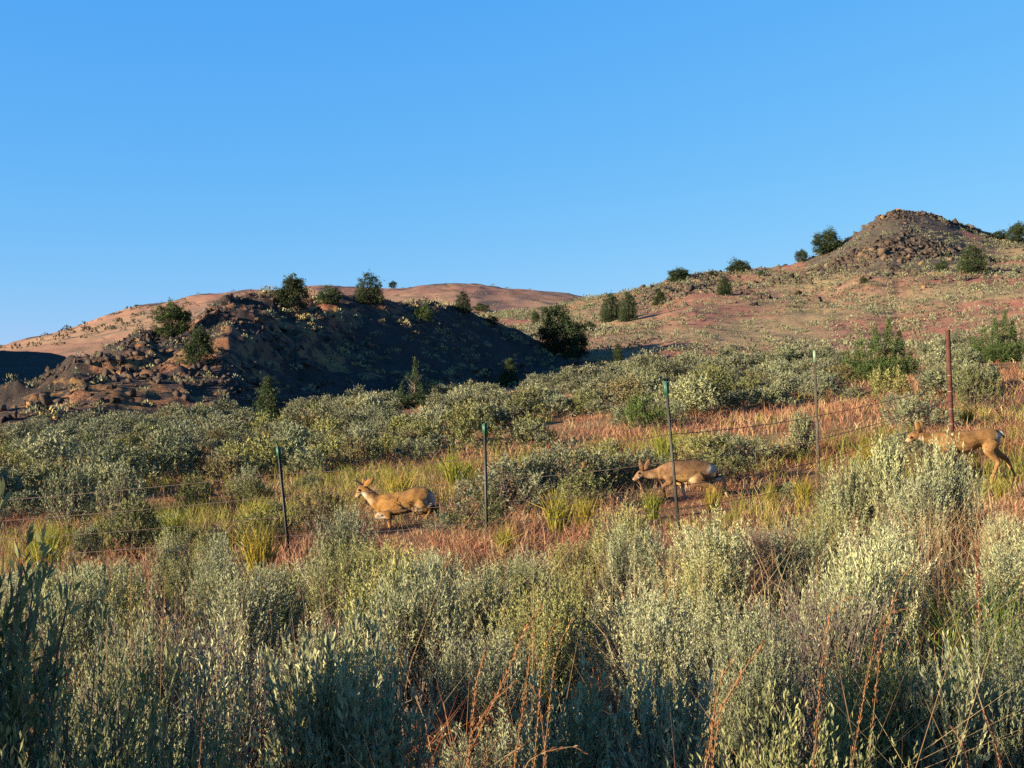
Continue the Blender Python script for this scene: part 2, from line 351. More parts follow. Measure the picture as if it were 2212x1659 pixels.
# ------------------------------------------------------------------ sagebrush
def sage_mesh(seed, nlobe, nspike, nleaf, L, W, spread=.36, skirt=.25, twig=0.0, open_=1.0, sp=1.0):
    """unit-high bush (radius about .6): leafy spikes standing on rounded lobes, on a fan of woody stems"""
    r = rng(seed); fol = MB(); st = MB()
    th = r.uniform(0, 6.283, nlobe)+np.arange(nlobe)*2.4; q = np.sqrt((np.arange(nlobe)+.35)/nlobe)*spread*r.uniform(.85, 1.15, nlobe)
    C = np.stack([q*np.cos(th), q*np.sin(th), .62-.62*q**2/spread*.9+r.uniform(-.09, .07, nlobe)], 1)
    Rl = r.uniform(.15, .24, nlobe)*open_
    li = r.integers(0, nlobe, nspike)
    d = nrm(r.normal(size=(nspike, 3))+np.array([0, 0, .55])+C[li]*np.array([1.1, 1.1, 0]))
    B = C[li]+d*(Rl[li]*r.uniform(.35, 1.0, nspike)**.6)[:, None]*np.array([1, 1, 1.15])
    ns = int(nspike*skirt)
    if ns:
        a = r.uniform(0, 6.283, ns); rad = np.sqrt(r.uniform(.1, 1, ns))*(spread+.12); B[:ns] = np.stack([rad*np.cos(a), rad*np.sin(a), r.uniform(.08, .5, ns)], 1)
        d[:ns] = nrm(np.stack([np.cos(a), np.sin(a), np.full(ns, .3)], 1)+r.normal(size=(ns, 3))*.3)
    B[:, 2] = np.maximum(B[:, 2], .05)
    D = nrm(d*.45/sp+np.array([0, 0, .95])+r.normal(size=(nspike, 3))*.22)
    SL = sp*r.uniform(.09, .25, nspike)*(.8+.5*(B[:, 2] > .5))
    ts = np.clip(r.normal(.5, .17, nspike), .05, .95)
    k = np.repeat(np.arange(nspike), nleaf); n = len(k)
    t = np.tile(np.linspace(.08, 1.0, nleaf), nspike)+r.uniform(-.05, .05, n)
    P = B[k]+D[k]*(SL[k]*t)[:, None]+r.normal(size=(n, 3))*.006
    LD = nrm(D[k]*(.55+.6*t[:, None])+nrm(r.normal(size=(n, 3)))*.75)
    fol.leaves(P, LD, L*r.uniform(.65, 1.3, n), W*r.uniform(.7, 1.25, n), np.clip(ts[k]+r.normal(0, .12, n)+.12*(t-.5), 0, 1), r)
    roots = r.normal(size=(nlobe, 3))*np.array([.05, .05, 0])
    for i in range(nlobe):
        m = roots[i]*.6+C[i]*.5+np.array([0, 0, -.06])
        st.tube([roots[i]-[0, 0, .12], m, C[i]], [.018, .012, .006], 4, r.uniform(.1, .6))
    pick = r.choice(nspike, min(nspike, int(nspike*.55)), replace=False)
    for i in pick:
        c = C[li[i]]; a = c*.55+r.normal(size=3)*.02
        st.tube([a, (a+B[i])*.5+r.normal(size=3)*.02, B[i]+D[i]*SL[i]*.9], [.0065, .0045, .002], 3, r.uniform(.1, .8), False)
    for i in range(int(nspike*twig)):
        a = r.uniform(0, 6.283); e = np.array([math.cos(a), math.sin(a), 0])*r.uniform(.1, .6)+[0, 0, r.uniform(.6, 1.02)]
        m = e*np.array([.45, .45, .5])+r.normal(size=3)*.03
        st.tube([m*.3, m, e], [.006, .004, .0015], 3, r.uniform(.3, 1), False)
        for q_ in range(3):
            f = r.uniform(.4, .9); p = m*(1-f)+e*f
            st.tube([p, p+nrm(r.normal(size=3)+[0, 0, 1.2])*r.uniform(.06, .16)], [.003, .0012], 3, r.uniform(.3, 1), False)
    return fol.mesh('foliage', M_SAGE), st.mesh('stems', M_STEM)

SAGE_N = [sage_mesh(100+i, nl, ns, lf, .036, .0100, sp, .18, .04, .9, 1.75) for i, (nl, ns, lf, sp) in enumerate([(7, 300, 50, .36), (9, 330, 48, .40), (5, 270, 50, .30), (8, 310, 48, .38), (6, 290, 50, .34)])]
SAGE_C = [sage_mesh(120+i, nl, ns, 70, .024, .0066, sp, .16, .05, .9, 1.8) for i, (nl, ns, sp) in enumerate([(9, 520, .38), (7, 480, .34), (11, 560, .42)])]           # closest to the camera
SAGE_T = [sage_mesh(130+i, 8, 230, 22, .028, .008, .42, .15, .9, 1, 1.4) for i in range(2)]                 # twiggy, half bare
SAGE_U = [sage_mesh(140+i, 3, 230, 42, .034, .0105, .13, .45, 0, .7) for i in range(2)]             # narrow upright
SAGE_M = [sage_mesh(150+i, nl, 210, 20, .060, .018, sp, .3) for i, (nl, sp) in enumerate([(8, .36), (10, .42), (7, .33), (9, .4), (12, .45)])]
SAGE_F = [sage_mesh(170+i, nl, 190, 13, .078, .027, sp, .25) for i, (nl, sp) in enumerate([(7, .36), (9, .42), (6, .34), (10, .42), (8, .38), (12, .46)])]
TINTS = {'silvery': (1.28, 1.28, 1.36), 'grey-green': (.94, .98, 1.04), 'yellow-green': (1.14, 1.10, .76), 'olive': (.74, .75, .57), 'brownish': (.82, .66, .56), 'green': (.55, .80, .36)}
GZ = lambda x, y: float(ground_z(x, y))
DEERBOX = [(765, 935, 1030, 1128, 18.4), (1365, 1580, 985, 1085, 18.2), (1950, 2212, 905, 1040, 17.6)]
TOPZ = {}; placed = []; RS = random.Random(5)

def put_sage(u, vtop, wpx, Y, tint, kind, label=None, group=None, variant=None):
    x = (u-CU)/F*Y; z = GZ(x, Y); h = (CV-vtop)/F*Y-z; h = max(h, .2)
    rad = wpx/F*Y/2
    if kind == 'near' and Y < 5.2: kind = 'close'
    src = {'near': SAGE_N, 'twig': SAGE_T, 'close': SAGE_C, 'up': SAGE_U, 'mid': SAGE_M, 'far': SAGE_F}[kind]
    me, st = src[RS.randrange(len(src)) if variant is None else variant % len(src)]
    if me.name not in TOPZ:
        co = np.zeros(len(me.vertices)*3, np.float32); me.vertices.foreach_get('co', co); TOPZ[me.name] = float(np.percentile(co[2::3], 99.3))
    h = h/TOPZ[me.name]
    unit = .27 if kind == 'up' else .58
    rad = max(rad, h*unit/(1.5 if kind != 'up' else 1.7))
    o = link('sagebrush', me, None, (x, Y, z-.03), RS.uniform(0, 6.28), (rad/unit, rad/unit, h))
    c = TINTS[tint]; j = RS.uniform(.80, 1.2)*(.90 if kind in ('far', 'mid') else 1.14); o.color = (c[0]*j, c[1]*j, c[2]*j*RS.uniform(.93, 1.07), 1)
    if kind != 'far': link('stems', st, o)
    o['category'] = 'shrub'
    placed.append(dict(o=o, x=x, y=Y, r=rad, h=h, u=u, v=vtop, tint=tint, kind=kind, label=label, group=group))
    return o

HAND = [  # u, top, width, distance, tint, kind, label
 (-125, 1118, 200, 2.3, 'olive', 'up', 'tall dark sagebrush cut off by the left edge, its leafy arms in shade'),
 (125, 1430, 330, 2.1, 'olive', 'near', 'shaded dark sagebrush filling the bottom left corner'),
 (335, 1500, 220, 2.3, 'grey-green', 'near', 'half shaded sagebrush low at the bottom, beside the dark corner bush'),
 (722, 1352, 190, 2.9, 'silvery', 'up', 'narrow upright silver sagebrush with pointed leafy spikes at the lower centre left'),
 (795, 1425, 120, 2.8, 'silvery', 'up', 'shorter silver sagebrush spikes touching the narrow upright one'),
 (838, 1188, 215, 7.0, 'yellow-green', 'near', 'rounded yellow-green sagebrush dome below the buck'),
 (545, 1228, 230, 6.3, 'silvery', 'near', 'broad silvery sagebrush at the foot of the leftmost fence post'),
 (390, 1280, 290, 4.3, 'brownish', 'twig', 'half bare twiggy sagebrush with many purplish stems'),
 (520, 1340, 230, 3.9, 'silvery', 'twig', 'sparse silvery sagebrush with bare stems, right of the twiggiest bush'),
 (150, 1215, 200, 6.6, 'grey-green', 'near', 'dull grey-green sagebrush behind the tall dark one at the left edge'),
 (250, 1330, 200, 3.9, 'grey-green', 'near', 'ragged grey-green sagebrush left of the purplish twiggy bush'),
 (1352, 1083, 135, 8.6, 'yellow-green', 'near', 'tall pale sagebrush below the middle doe, left of its fence post'),
 (1530, 1108, 220, 7.2, 'silvery', 'near', 'large silvery sagebrush under the hooves of the middle doe'),
 (1725, 1120, 170, 7.4, 'grey-green', 'near', 'grey-green sagebrush right of the large silvery one, under the thin pale post'),
 (1855, 985, 165, 9.6, 'grey-green', 'near', 'tall grey sagebrush left of the bush that hides the right doe'),
 (2040, 942, 100, 9.2, 'silvery', 'up', 'pale narrow sagebrush standing in front of the neck of the right doe'),
 (1908, 950, 80, 9.5, 'silvery', 'up', 'slim pale sagebrush just left of the face of the right doe'),
 (2058, 1000, 110, 9.1, 'grey-green', 'near', 'sagebrush hiding the front hooves of the right doe'),
 (1965, 1010, 190, 9.0, 'grey-green', 'near', 'broad sagebrush below the face of the right doe'),
 (2165, 1108, 120, 8.0, 'silvery', 'near', 'silvery sagebrush at the right edge below the hind legs of the right doe'),
 (1395, 1270, 160, 4.6, 'silvery', 'near', 'silvery sagebrush at centre right with dead stems at its foot'),
 (1890, 1170, 240, 5.2, 'silvery', 'near', 'wide pale sagebrush beneath the one hiding the right doe'),
 (1880, 1385, 180, 3.2, 'yellow-green', 'near', 'leafy yellow-green sagebrush low at the right bottom'),
 (2050, 1395, 150, 3.2, 'silvery', 'up', 'upright silver sagebrush spikes left of the green reeds'),
 (1140, 1185, 130, 8.2, 'grey-green', 'near', 'shaded blue-grey sagebrush in the middle, right of the second fence post'),
 (1045, 1222, 130, 6.4, 'silvery', 'near', 'small silvery sagebrush at the foot of the second fence post'),
 (1260, 1225, 150, 6.6, 'yellow-green', 'near', 'low yellowish sagebrush between the second and third fence posts'),
 (1640, 1330, 260, 3.9, 'grey-green', 'near', 'broad grey-green sagebrush behind the thick orange seed heads'),
 (1250, 1450, 170, 3.0, 'grey-green', 'up', 'slim sagebrush spikes among the straw stalks at lower centre'),
 (1420, 1440, 130, 2.9, 'silvery', 'up', 'pale upright sagebrush sprigs right of the straw stalks'),
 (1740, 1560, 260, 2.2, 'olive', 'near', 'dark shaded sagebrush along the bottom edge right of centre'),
 (2190, 1440, 170, 3.2, 'grey-green', 'near', 'sagebrush in the lower right corner below the green reeds'),
 (1085, 985, 200, 18.6, 'grey-green', 'mid', 'grey sagebrush right behind the second fence post'),
 (1238, 950, 185, 20.4, 'grey-green', 'mid', 'largest dark-sided sagebrush between the buck and the middle doe'),
 (1165, 968, 130, 19.3, 'grey-green', 'mid', 'grey sagebrush between the one behind the second post and the dark-sided one'),
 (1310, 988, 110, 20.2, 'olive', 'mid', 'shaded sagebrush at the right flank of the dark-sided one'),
 (1385, 965, 125, 20.6, 'grey-green', 'mid', 'sagebrush behind the head of the middle doe'),
 (1515, 930, 150, 21.4, 'yellow-green', 'mid', 'upright sagebrush behind the back of the middle doe'),
 (1620, 938, 135, 21.8, 'grey-green', 'mid', 'sagebrush with a black shadow behind the rump of the middle doe'),
 (1978, 845, 155, 24.5, 'grey-green', 'mid', 'big grey sagebrush left of the rusty pipe post'),
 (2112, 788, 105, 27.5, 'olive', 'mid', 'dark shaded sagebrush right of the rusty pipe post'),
 (1732, 886, 62, 22, 'silvery', 'mid', 'lone small silver sagebrush in red grass left of the thin pale post'),
 (285, 1068, 135, 16.8, 'olive', 'mid', 'tall loose sagebrush alone in the grass left of the leftmost post'),
 (192, 1128, 55, 16.5, 'grey-green', 'mid', 'little round sagebrush beside the tall loose one at left'),
 (150, 1005, 115, 20.8, 'grey-green', 'mid', 'sagebrush at far left above the grassy strip'),
 (262, 1000, 105, 22, 'grey-green', 'mid', 'round sagebrush above the tall loose one at left'),
 (530, 1004, 85, 24, 'grey-green', 'mid', 'sagebrush left of the green tip of the leftmost post'),
 (695, 1045, 115, 17.4, 'brownish', 'mid', 'brownish grey sagebrush between the leftmost post and the buck'),
 (745, 1092, 190, 11.0, 'grey-green', 'near', 'broad sagebrush in front of the buck, right of the leftmost post'),
 (945, 1102, 62, 16.6, 'grey-green', 'mid', 'small sagebrush hiding the hind legs of the buck'),
 (470, 1152, 140, 9.5, 'grey-green', 'near', 'grey sagebrush on the near side of the grass strip, left of the leftmost post'),
 (365, 1140, 110, 10.5, 'silvery', 'near', 'slim pale sagebrush at the near edge of the left grass strip'),
 (1398, 850, 115, 31, 'green', 'mid', 'bright green shrub among grey sagebrush left of the third fence post'),
]
for hnd in HAND: put_sage(*hnd)

GT = 'junipers on the dark lava hill'; GR = 'junipers on the right hill'; GN = 'young junipers at the edge of the sagebrush'
TREES = [  # u, base, top, width, shape, from distance, tint, label, group
 (630, 668, 597, 76, 'broad', 118, .8, 'broad dark juniper with ragged top on the crest of the lava hill, leftmost of three', GT),
 (712, 656, 614, 58, 'bushy', 122, 1.1, 'low bushy juniper between two taller ones on the lava hill crest', GT),
 (797, 653, 590, 60, 'columns', 124, .85, 'tall many-stemmed juniper against the sky on the lava hill crest', GT),
 (849, 623, 607, 17, 'round', 480, .8, 'tiny tree on the skyline of the distant hill', 'trees on the distant hill'),
 (1000, 676, 630, 34, 'columns', 140, .75, 'small dark upright juniper right of the flat lava crest', GT),
 (1040, 672, 652, 36, 'bushy', 200, 1.0, 'low rounded bush behind the upright juniper', GR),
 (370, 734, 656, 78, 'round', 100, 1.2, 'sunlit round juniper on the left shoulder of the lava hill', GT),
 (430, 836, 752, 66, 'broad', 84, .95, 'dark green juniper halfway up the left slope of the lava hill', GT),
 (577, 912, 820, 66, 'spire', 62, 1.0, 'ragged spire juniper where the sagebrush meets the lava slope', GN),
 (896, 890, 783, 74, 'thin', 62, 1.0, 'young juniper with a long thin leader against the dark slope', GN),
 (1100, 836, 777, 58, 'spire', 66, 1.0, 'small cone-shaped juniper at the top of the sagebrush belt', GN),
 (1204, 768, 657, 76, 'dome', 140, .75, 'big dark juniper at the right foot of the lava hill, left half of a pair', GT),
 (1243, 770, 692, 54, 'dome', 139, .7, 'lower dark juniper leaning against the big one at the foot of the lava hill', GT),
 (1157, 702, 672, 24, 'round', 200, .9, 'small juniper in the gap left of the big dark pair', GR),
 (915, 692, 650, 38, 'bushy', 128, 1.5, 'light green bush catching sun near the top of the shaded slope', GT),
 (1320, 694, 634, 46, 'columns', 170, .95, 'left one of two close junipers at the foot of the right hill', GR),
 (1357, 694, 631, 38, 'columns', 172, .9, 'right one of two close junipers at the foot of the right hill', GR),
 (1425, 658, 625, 28, 'broad', 190, .8, 'small dark juniper above the close pair on the right hill', GR),
 (1467, 608, 578, 54, 'top', 270, .8, 'wide low juniper on the skyline knoll of the right hill', GR),
 (1597, 590, 559, 52, 'top', 270, .75, 'round juniper alone on the skyline between the knoll and the peak', GR),
 (1565, 637, 597, 32, 'columns', 210, .85, 'upright juniper just below the skyline round one', GR),
 (1537, 598, 584, 14, 'round', 270, .8, 'tiny shrub on the skyline right of the knoll', GR),
 (1730, 567, 539, 30, 'round', 270, .75, 'small juniper on the skyline left of the large round one', GR),
 (1785, 548, 493, 62, 'top', 270, .8, 'large round juniper on the skyline left of the rocky peak', GR),
 (2032, 587, 559, 32, 'bushy', 200, .9, 'low juniper under the rocky peak, left one of a pair', GR),
 (2101, 590, 529, 60, 'columns', 200, .9, 'wide juniper under the right shoulder of the rocky peak', GR),
 (2163, 516, 494, 34, 'bushy', 260, .7, 'dark shrub on the skyline right of the rocky peak', GR),
 (2196, 528, 481, 52, 'round', 250, .7, 'dark juniper on the skyline at the right edge', GR),
 (1645, 598, 585, 16, 'round', 240, .8, 'tiny round shrub on the right hill below the skyline', GR),
 (1270, 716, 690, 34, 'bushy', 160, .9, 'dark bushes low on the right hill beside the big juniper pair', GR),
 (1866, 613, 598, 22, 'round', 190, .9, 'lone small shrub on the open slope below the peak', GR),
 (1908, 822, 690, 150, 'clump', 44, 1.7, 'large many-pointed young juniper left of the rusty pipe post', GN),
 (2162, 782, 672, 112, 'clump', 46, 1.6, 'many-pointed juniper right of the rusty pipe post', GN),
 (1335, 792, 744, 36, 'spire', 88, .9, 'small juniper in the shadow strip at the foot of the hills', GN),
 (1458, 815, 769, 28, 'thin', 58, 1.6, 'yellow-green juniper sapling above the third post', GN),
 (1062, 700, 680, 30, 'bushy', 146, .9, 'low dark bush on the falling right rim of the lava hill', GT)]
NEARTREE = [(t[0], t[1], t[2], t[3]) for t in TREES if t[8] == GN]
VMIN = [(-300, 1215), (0, 1215), (250, 1205), (420, 1175), (560, 1215), (660, 1215), (720, 1150), (800, 1145), (850, 1165), (950, 1180), (1000, 1200), (1100, 1200), (1200, 1190), (1290, 1140), (1350, 1110), (1420, 1125), (1550, 1120), (1700, 1125), (1800, 1070), (1850, 1020), (1960, 1040), (2050, 1095), (2212, 1115), (2500, 1115)]
rnd = random.Random(11)
def clear(x, y, r, f=.75):
    return all((p['x']-x)**2+(p['y']-y)**2 > (f*(p['r']+r))**2 for p in placed)
tries = 0; nf = 0
while tries < 6000 and nf < 66:                                     # the dense foreground thicket
    tries += 1
    Y = 2.3+9.2*rnd.random()**.8; u = rnd.uniform(-160, 2370); x = (u-CU)/F*Y; r = rnd.uniform(.24, .46)
    if 760 < u < 1040 and 2.2 < Y < 4.4 or 2080 < u < 2200 and Y < 5.5: continue
    if Y < 3.2 and 420 < u < 1600 and rnd.random() < .6: continue
    if not clear(x, Y, r, .98): continue
    h = rnd.uniform(.55, .92); z = GZ(x, Y)
    lim = interp(u, VMIN)+rnd.uniform(0, 25)
    if CV-F*(z+h)/Y < lim: h = (CV-lim)/F*Y-z
    if h < .42: continue
    put_sage(u, CV-F*(z+h)/Y, 2*r*F/Y, Y, rnd.choice(['silvery', 'silvery', 'grey-green', 'grey-green', 'yellow-green', 'olive']), rnd.choice(['near']*6+['twig']))
    nf += 1
BELT = [(-300, 21), (0, 22.5), (400, 25), (700, 27), (850, 29), (1000, 29), (1200, 30), (1500, 33), (1800, 35), (2100, 33), (2212, 38), (2600, 38)]
for _ in range(900):                                                # scattered bushes of the open grass strip
    Y = rnd.uniform(13.5, 34); u = rnd.uniform(-150, 2350); x = (u-CU)/F*Y; r = rnd.uniform(.25, .55)
    if Y > interp(u, BELT): continue
    p = .09 if u > 500 else .11
    if rnd.random() > p or not clear(x, Y, r, 1.1): continue
    h = r*rnd.uniform(1.2, 1.7); z = GZ(x, Y); vt = CV-F*(z+h)/Y; wp = r*F/Y
    if any(u+wp > a-12 and u-wp < b+12 and vt < d+10 and CV-F*z/Y > c and Y < yy+1.2 for a, b, c, d, yy in DEERBOX): continue
    if vt < interp(u, VMIN)-190: continue
    put_sage(u, vt, 2*wp, Y, rnd.choice(['grey-green', 'grey-green', 'olive', 'brownish', 'yellow-green']), 'mid')
cand = []
gy = 18.0
while gy < 78:                                                      # the belt below the hills
    stp = 1.10+.004*gy; xs = -gy*.62
    while xs < gy*.56:
        x = xs+rnd.uniform(-.55, .55); y = gy+rnd.uniform(-.55, .55); xs += stp
        u = CU+F*x/y
        if y < interp(u, BELT)+fbm(x*.2, y*.2, 91, 2)*3 or u < -250 or u > 2480: continue
        if y > interp(u, [(-300, 56), (0, 60), (300, 67), (480, 71), (640, 79), (900, 80), (2400, 80)]): continue
        if fbm(x*.16, y*.16, 93, 2) > .30 or (u > 1650 and y < 46 and fbm(x*.12, y*.12, 95, 2) > .12): continue
        vt_ = CV-F*(float(ground_z(x, y))+.9)/y
        if any(abs(u-a) < w_*.62 and vt_ < vb_-.12*(vb_-vt0) and CV-F*float(ground_z(x, y))/y > vt0 for a, vb_, vt0, w_ in NEARTREE): continue
        r = rnd.uniform(.38, .62)+.4*rnd.random()**3; h = r*rnd.uniform(1.0, 1.6)
        cand.append((h/y, x, y, r, h))
    gy += stp
cand.sort(reverse=True)
free = 300-len(placed); rest = cand[free:]
for _, x, y, r, h in cand[:free]:
    z = GZ(x, y)
    put_sage(CU+F*x/y, CV-F*(z+h)/y, 2*r*F/y, y, rnd.choice(['silvery', 'grey-green', 'grey-green', 'grey-green', 'yellow-green', 'olive', 'brownish']), 'far')

# the remaining bushes of the belt: one mass
def cloud(mb, P, Rr, Hh, K, ls, tone0, r, base=0.0):
    """low brush: K leaf clumps on a dome over each point"""
    n = len(P); k = np.repeat(np.arange(n), K); m = len(k)
    d = nrm(r.normal(size=(m, 3))+[0, 0, .35]); d[:, 2] = np.abs(d[:, 2])
    q = r.uniform(.45, 1, m)**.5
    p = P[k]+d*q[:, None]*np.stack([Rr[k], Rr[k], Hh[k]], 1)*.86+[0, 0, base]
    mb.leaves(p, nrm(d*.8+[0, 0, .7]+r.normal(size=(m, 3))*.35), ls*Rr[k]*r.uniform(.7, 1.3, m), ls*.5*Rr[k]*r.uniform(.7, 1.3, m), np.clip(tone0[k]+r.normal(0, .1, m), 0, 1), r)
M_BRUSH = foliage_mat('brush', [(0, (.045, .047, .027)), (.35, (.11, .115, .062)), (.7, (.22, .22, .125)), (.9, (.30, .27, .12)), (1, (.38, .27, .08))], .15, False)
def sage_arrays(seed, nlobe, nspike, nleaf, L, W, spread):
    fo, st = sage_mesh(seed, nlobe, nspike, nleaf, L, W, spread, .2); n = len(fo.vertices); v = np.zeros(n*3, np.float32); fo.vertices.foreach_get('co', v)
    t = np.zeros(len(fo.polygons), np.float32); fo.attributes['tone'].data.foreach_get('value', t); bpy.data.meshes.remove(fo); bpy.data.meshes.remove(st)
    return v.reshape(-1, 3), t
r = rng(77); mb = MB()
if rest:
    SA = [sage_arrays(190+i, nl, 120, 8, .105, .04, sp) for i, (nl, sp) in enumerate([(6, .34), (8, .4), (10, .44), (7, .36)])]
    for i, (_, x, y, rad, h) in enumerate(rest):
        v, t = SA[i % 4]; a_ = r.uniform(0, 6.28); c_, s_ = math.cos(a_), math.sin(a_); q = rad/.58
        V = np.stack([(v[:, 0]*c_-v[:, 1]*s_)*q+x, (v[:, 0]*s_+v[:, 1]*c_)*q+y, v[:, 2]*h+GZ(x, y)], 1)
        mb.add(V, np.arange(len(V)).reshape(-1, 4), None, np.clip(t*.5+r.uniform(.02, .36), 0, 1))
    tag(link('sagebrush_belt', mb.mesh('sagebrush_belt', M_BRUSH)), 'dense grey-green sagebrush covering the gentle slope below the hills', 'shrubs', None, 'stuff')

# ------------------------------------------------------------------ brush on the hills
def scatter(n, u0, u1, y0, y1, fn, keep, r, above=None):
    u = r.uniform(u0, u1, n); y = np.sqrt(r.uniform(y0*y0, y1*y1, n)); x = (u-CU)/F*y; z = fn(x, y)
    ok = (keep(x, y, u) > r.uniform(0, 1, n)) & (z >= all_z(x, y)-.02)
    return np.stack([x, y, z], 1)[ok], u[ok]
mb = MB(); r = rng(78)
P, u = scatter(25000, 900, 2500, 125, 345, butte_z, lambda x, y, u: .55*np.clip(.6+1.3*fbm(x*.045, y*.06, 81, 3), .04, 1)*(1-.6*np.exp(-((u-1940)/120)**2)*sstep(215, 240, y)), r)
s_ = r.uniform(.35, 1.15, len(P)); cloud(mb, P, s_, s_*r.uniform(.7, 1.1, len(P)), 26, .36, np.clip(r.normal(.46, .13, len(P)), .05, .95), r)
P, u = scatter(5200, -100, 1330, 60, 165, lava_z, lambda x, y, u: .55*np.clip(.5+1.5*fbm(x*.1, y*.1, 83, 3), .03, 1), r)
s_ = r.uniform(.25, .6, len(P))*np.where(u > 560, 1.35, 1); cloud(mb, P, s_, s_*r.uniform(.7, 1.1, len(P)), 26, .42, np.clip(np.where(u < 560, r.normal(.5, .24, len(P)), r.normal(.74, .18, len(P))), .05, 1), r)  # paler leaf tones lift the brush on the shaded face
P, u = scatter(2600, -200, 1400, 300, 585, far_z, lambda x, y, u: .35*np.clip(.3+1.5*fbm(x*.02, y*.03, 85, 3), .02, 1), r)
s_ = r.uniform(.5, 1.5, len(P)); cloud(mb, P, s_, s_*r.uniform(.6, 1.0, len(P)), 22, .45, np.clip(r.normal(.30, .12, len(P)), .0, .7), r)
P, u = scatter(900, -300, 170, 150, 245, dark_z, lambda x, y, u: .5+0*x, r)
s_ = r.uniform(.35, .8, len(P)); cloud(mb, P, s_, s_*.8, 12, .7, np.clip(r.normal(.15, .1, len(P)), .0, .4), r)  # darker leaf tones put the hill's shade into its brush
P, u = scatter(1500, 500, 2400, 80, 150, ground_z, lambda x, y, u: .5+0*x, r)
s_ = r.uniform(.35, .7, len(P)); cloud(mb, P, s_, s_*.9, 16, .7, np.clip(r.normal(.5, .12, len(P)), .0, .9), r)
P, u = scatter(260, -60, 420, 330, 520, far_z, lambda x, y, u: .30+0*x, r)
s_ = r.uniform(1.0, 2.1, len(P)); cloud(mb, P, s_, s_*1.1, 30, .5, np.clip(r.normal(.05, .06, len(P)), .0, .3), r)
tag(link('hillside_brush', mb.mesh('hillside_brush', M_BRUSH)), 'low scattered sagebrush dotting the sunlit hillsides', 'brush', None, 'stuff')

# ------------------------------------------------------------------ grass
r = rng(31); mb = MB()
def tuftfield(mb, n, y0, y1, per, L, W, tone, keep, spread, lean=.35):
    u = r.uniform(-160, 2370, n); y = np.sqrt(r.uniform(y0*y0, y1*y1, n)); x = (u-CU)/F*y
    near = np.zeros(n, bool)
    for a, b_, c_, d_, yy in DEERBOX: near |= (u > a-8) & (u < b_+8) & (y > 13.6) & (y < yy+.6)
    ok = keep(x, y, u)*np.where(near, 1.3, 1) > r.uniform(0, 1, n); x, y, near = x[ok], y[ok], near[ok]
    k = np.repeat(np.arange(len(x)), per); m = len(k)
    px = x[k]+r.normal(0, spread, m); py = y[k]+r.normal(0, spread, m)
    P = np.stack([px, py, ground_z(px, py)-.02], 1)
    D = nrm(r.normal(size=(m, 3))*np.array([lean, lean, 0])+[0, 0, 1])
    tn = np.clip(r.normal(tone, .22, len(x))[k]+.35*fbm(x*.5, y*.5, 47, 2)[k]+r.normal(0, .14, m), 0, 1)
    mb.blades(P, D, L*r.uniform(.5, 1.25, m)*((.75+.5*r.random(len(x)))*np.where(near, .40, 1))[k], W*r.uniform(.7, 1.3, m), tn, r)
patch = lambda x, y: np.clip(.62+1.5*fbm(x*.22, y*.22, 41, 3), .05, 1)
tuftfield(mb, 4200, 12, 24, 14, .30, .010, .45, lambda x, y, u: patch(x, y), .16)
tuftfield(mb, 5200, 21, 50, 11, .34, .019, .45, lambda x, y, u: patch(x, y), .25)
tuftfield(mb, 1600, 48, 90, 8, .40, .05, .42, lambda x, y, u: patch(x, y)*.8, .4)
tuftfield(mb, 2600, 1.8, 12, 14, .34, .0042, .40, lambda x, y, u: patch(x, y)*.8, .09)
tuftfield(mb, 1500, 1.7, 9, 8, .86, .0030, .78, lambda x, y, u: patch(x, y), .10, .3)
tag(link('red_cheatgrass', mb.mesh('red_cheatgrass', M_RED)), 'dried red-brown cheatgrass covering the open ground', 'grass', None, 'stuff')
mb = MB()
green = lambda x, y: np.clip(.12+2.4*fbm(x*.30+9, y*.30, 43, 3)+.7*np.exp(-((x+1.9)/2.2)**2-((y-24)/3.5)**2), 0, 1)
tuftfield(mb, 2600, 12.5, 27, 16, .42, .010, .55, lambda x, y, u: green(x, y), .10, .22)
tuftfield(mb, 1400, 25, 50, 10, .45, .02, .55, lambda x, y, u: green(x, y)*.5, .2, .22)
tuftfield(mb, 900, 2.2, 12, 16, .40, .0045, .5, lambda x, y, u: green(x, y)*.7, .06, .25)
g = link('bunchgrass_cover', mb.mesh('bunchgrass_cover', M_GRN)); tag(g, 'yellow-green bunchgrass growing through the red grass', 'grass', None, 'stuff')

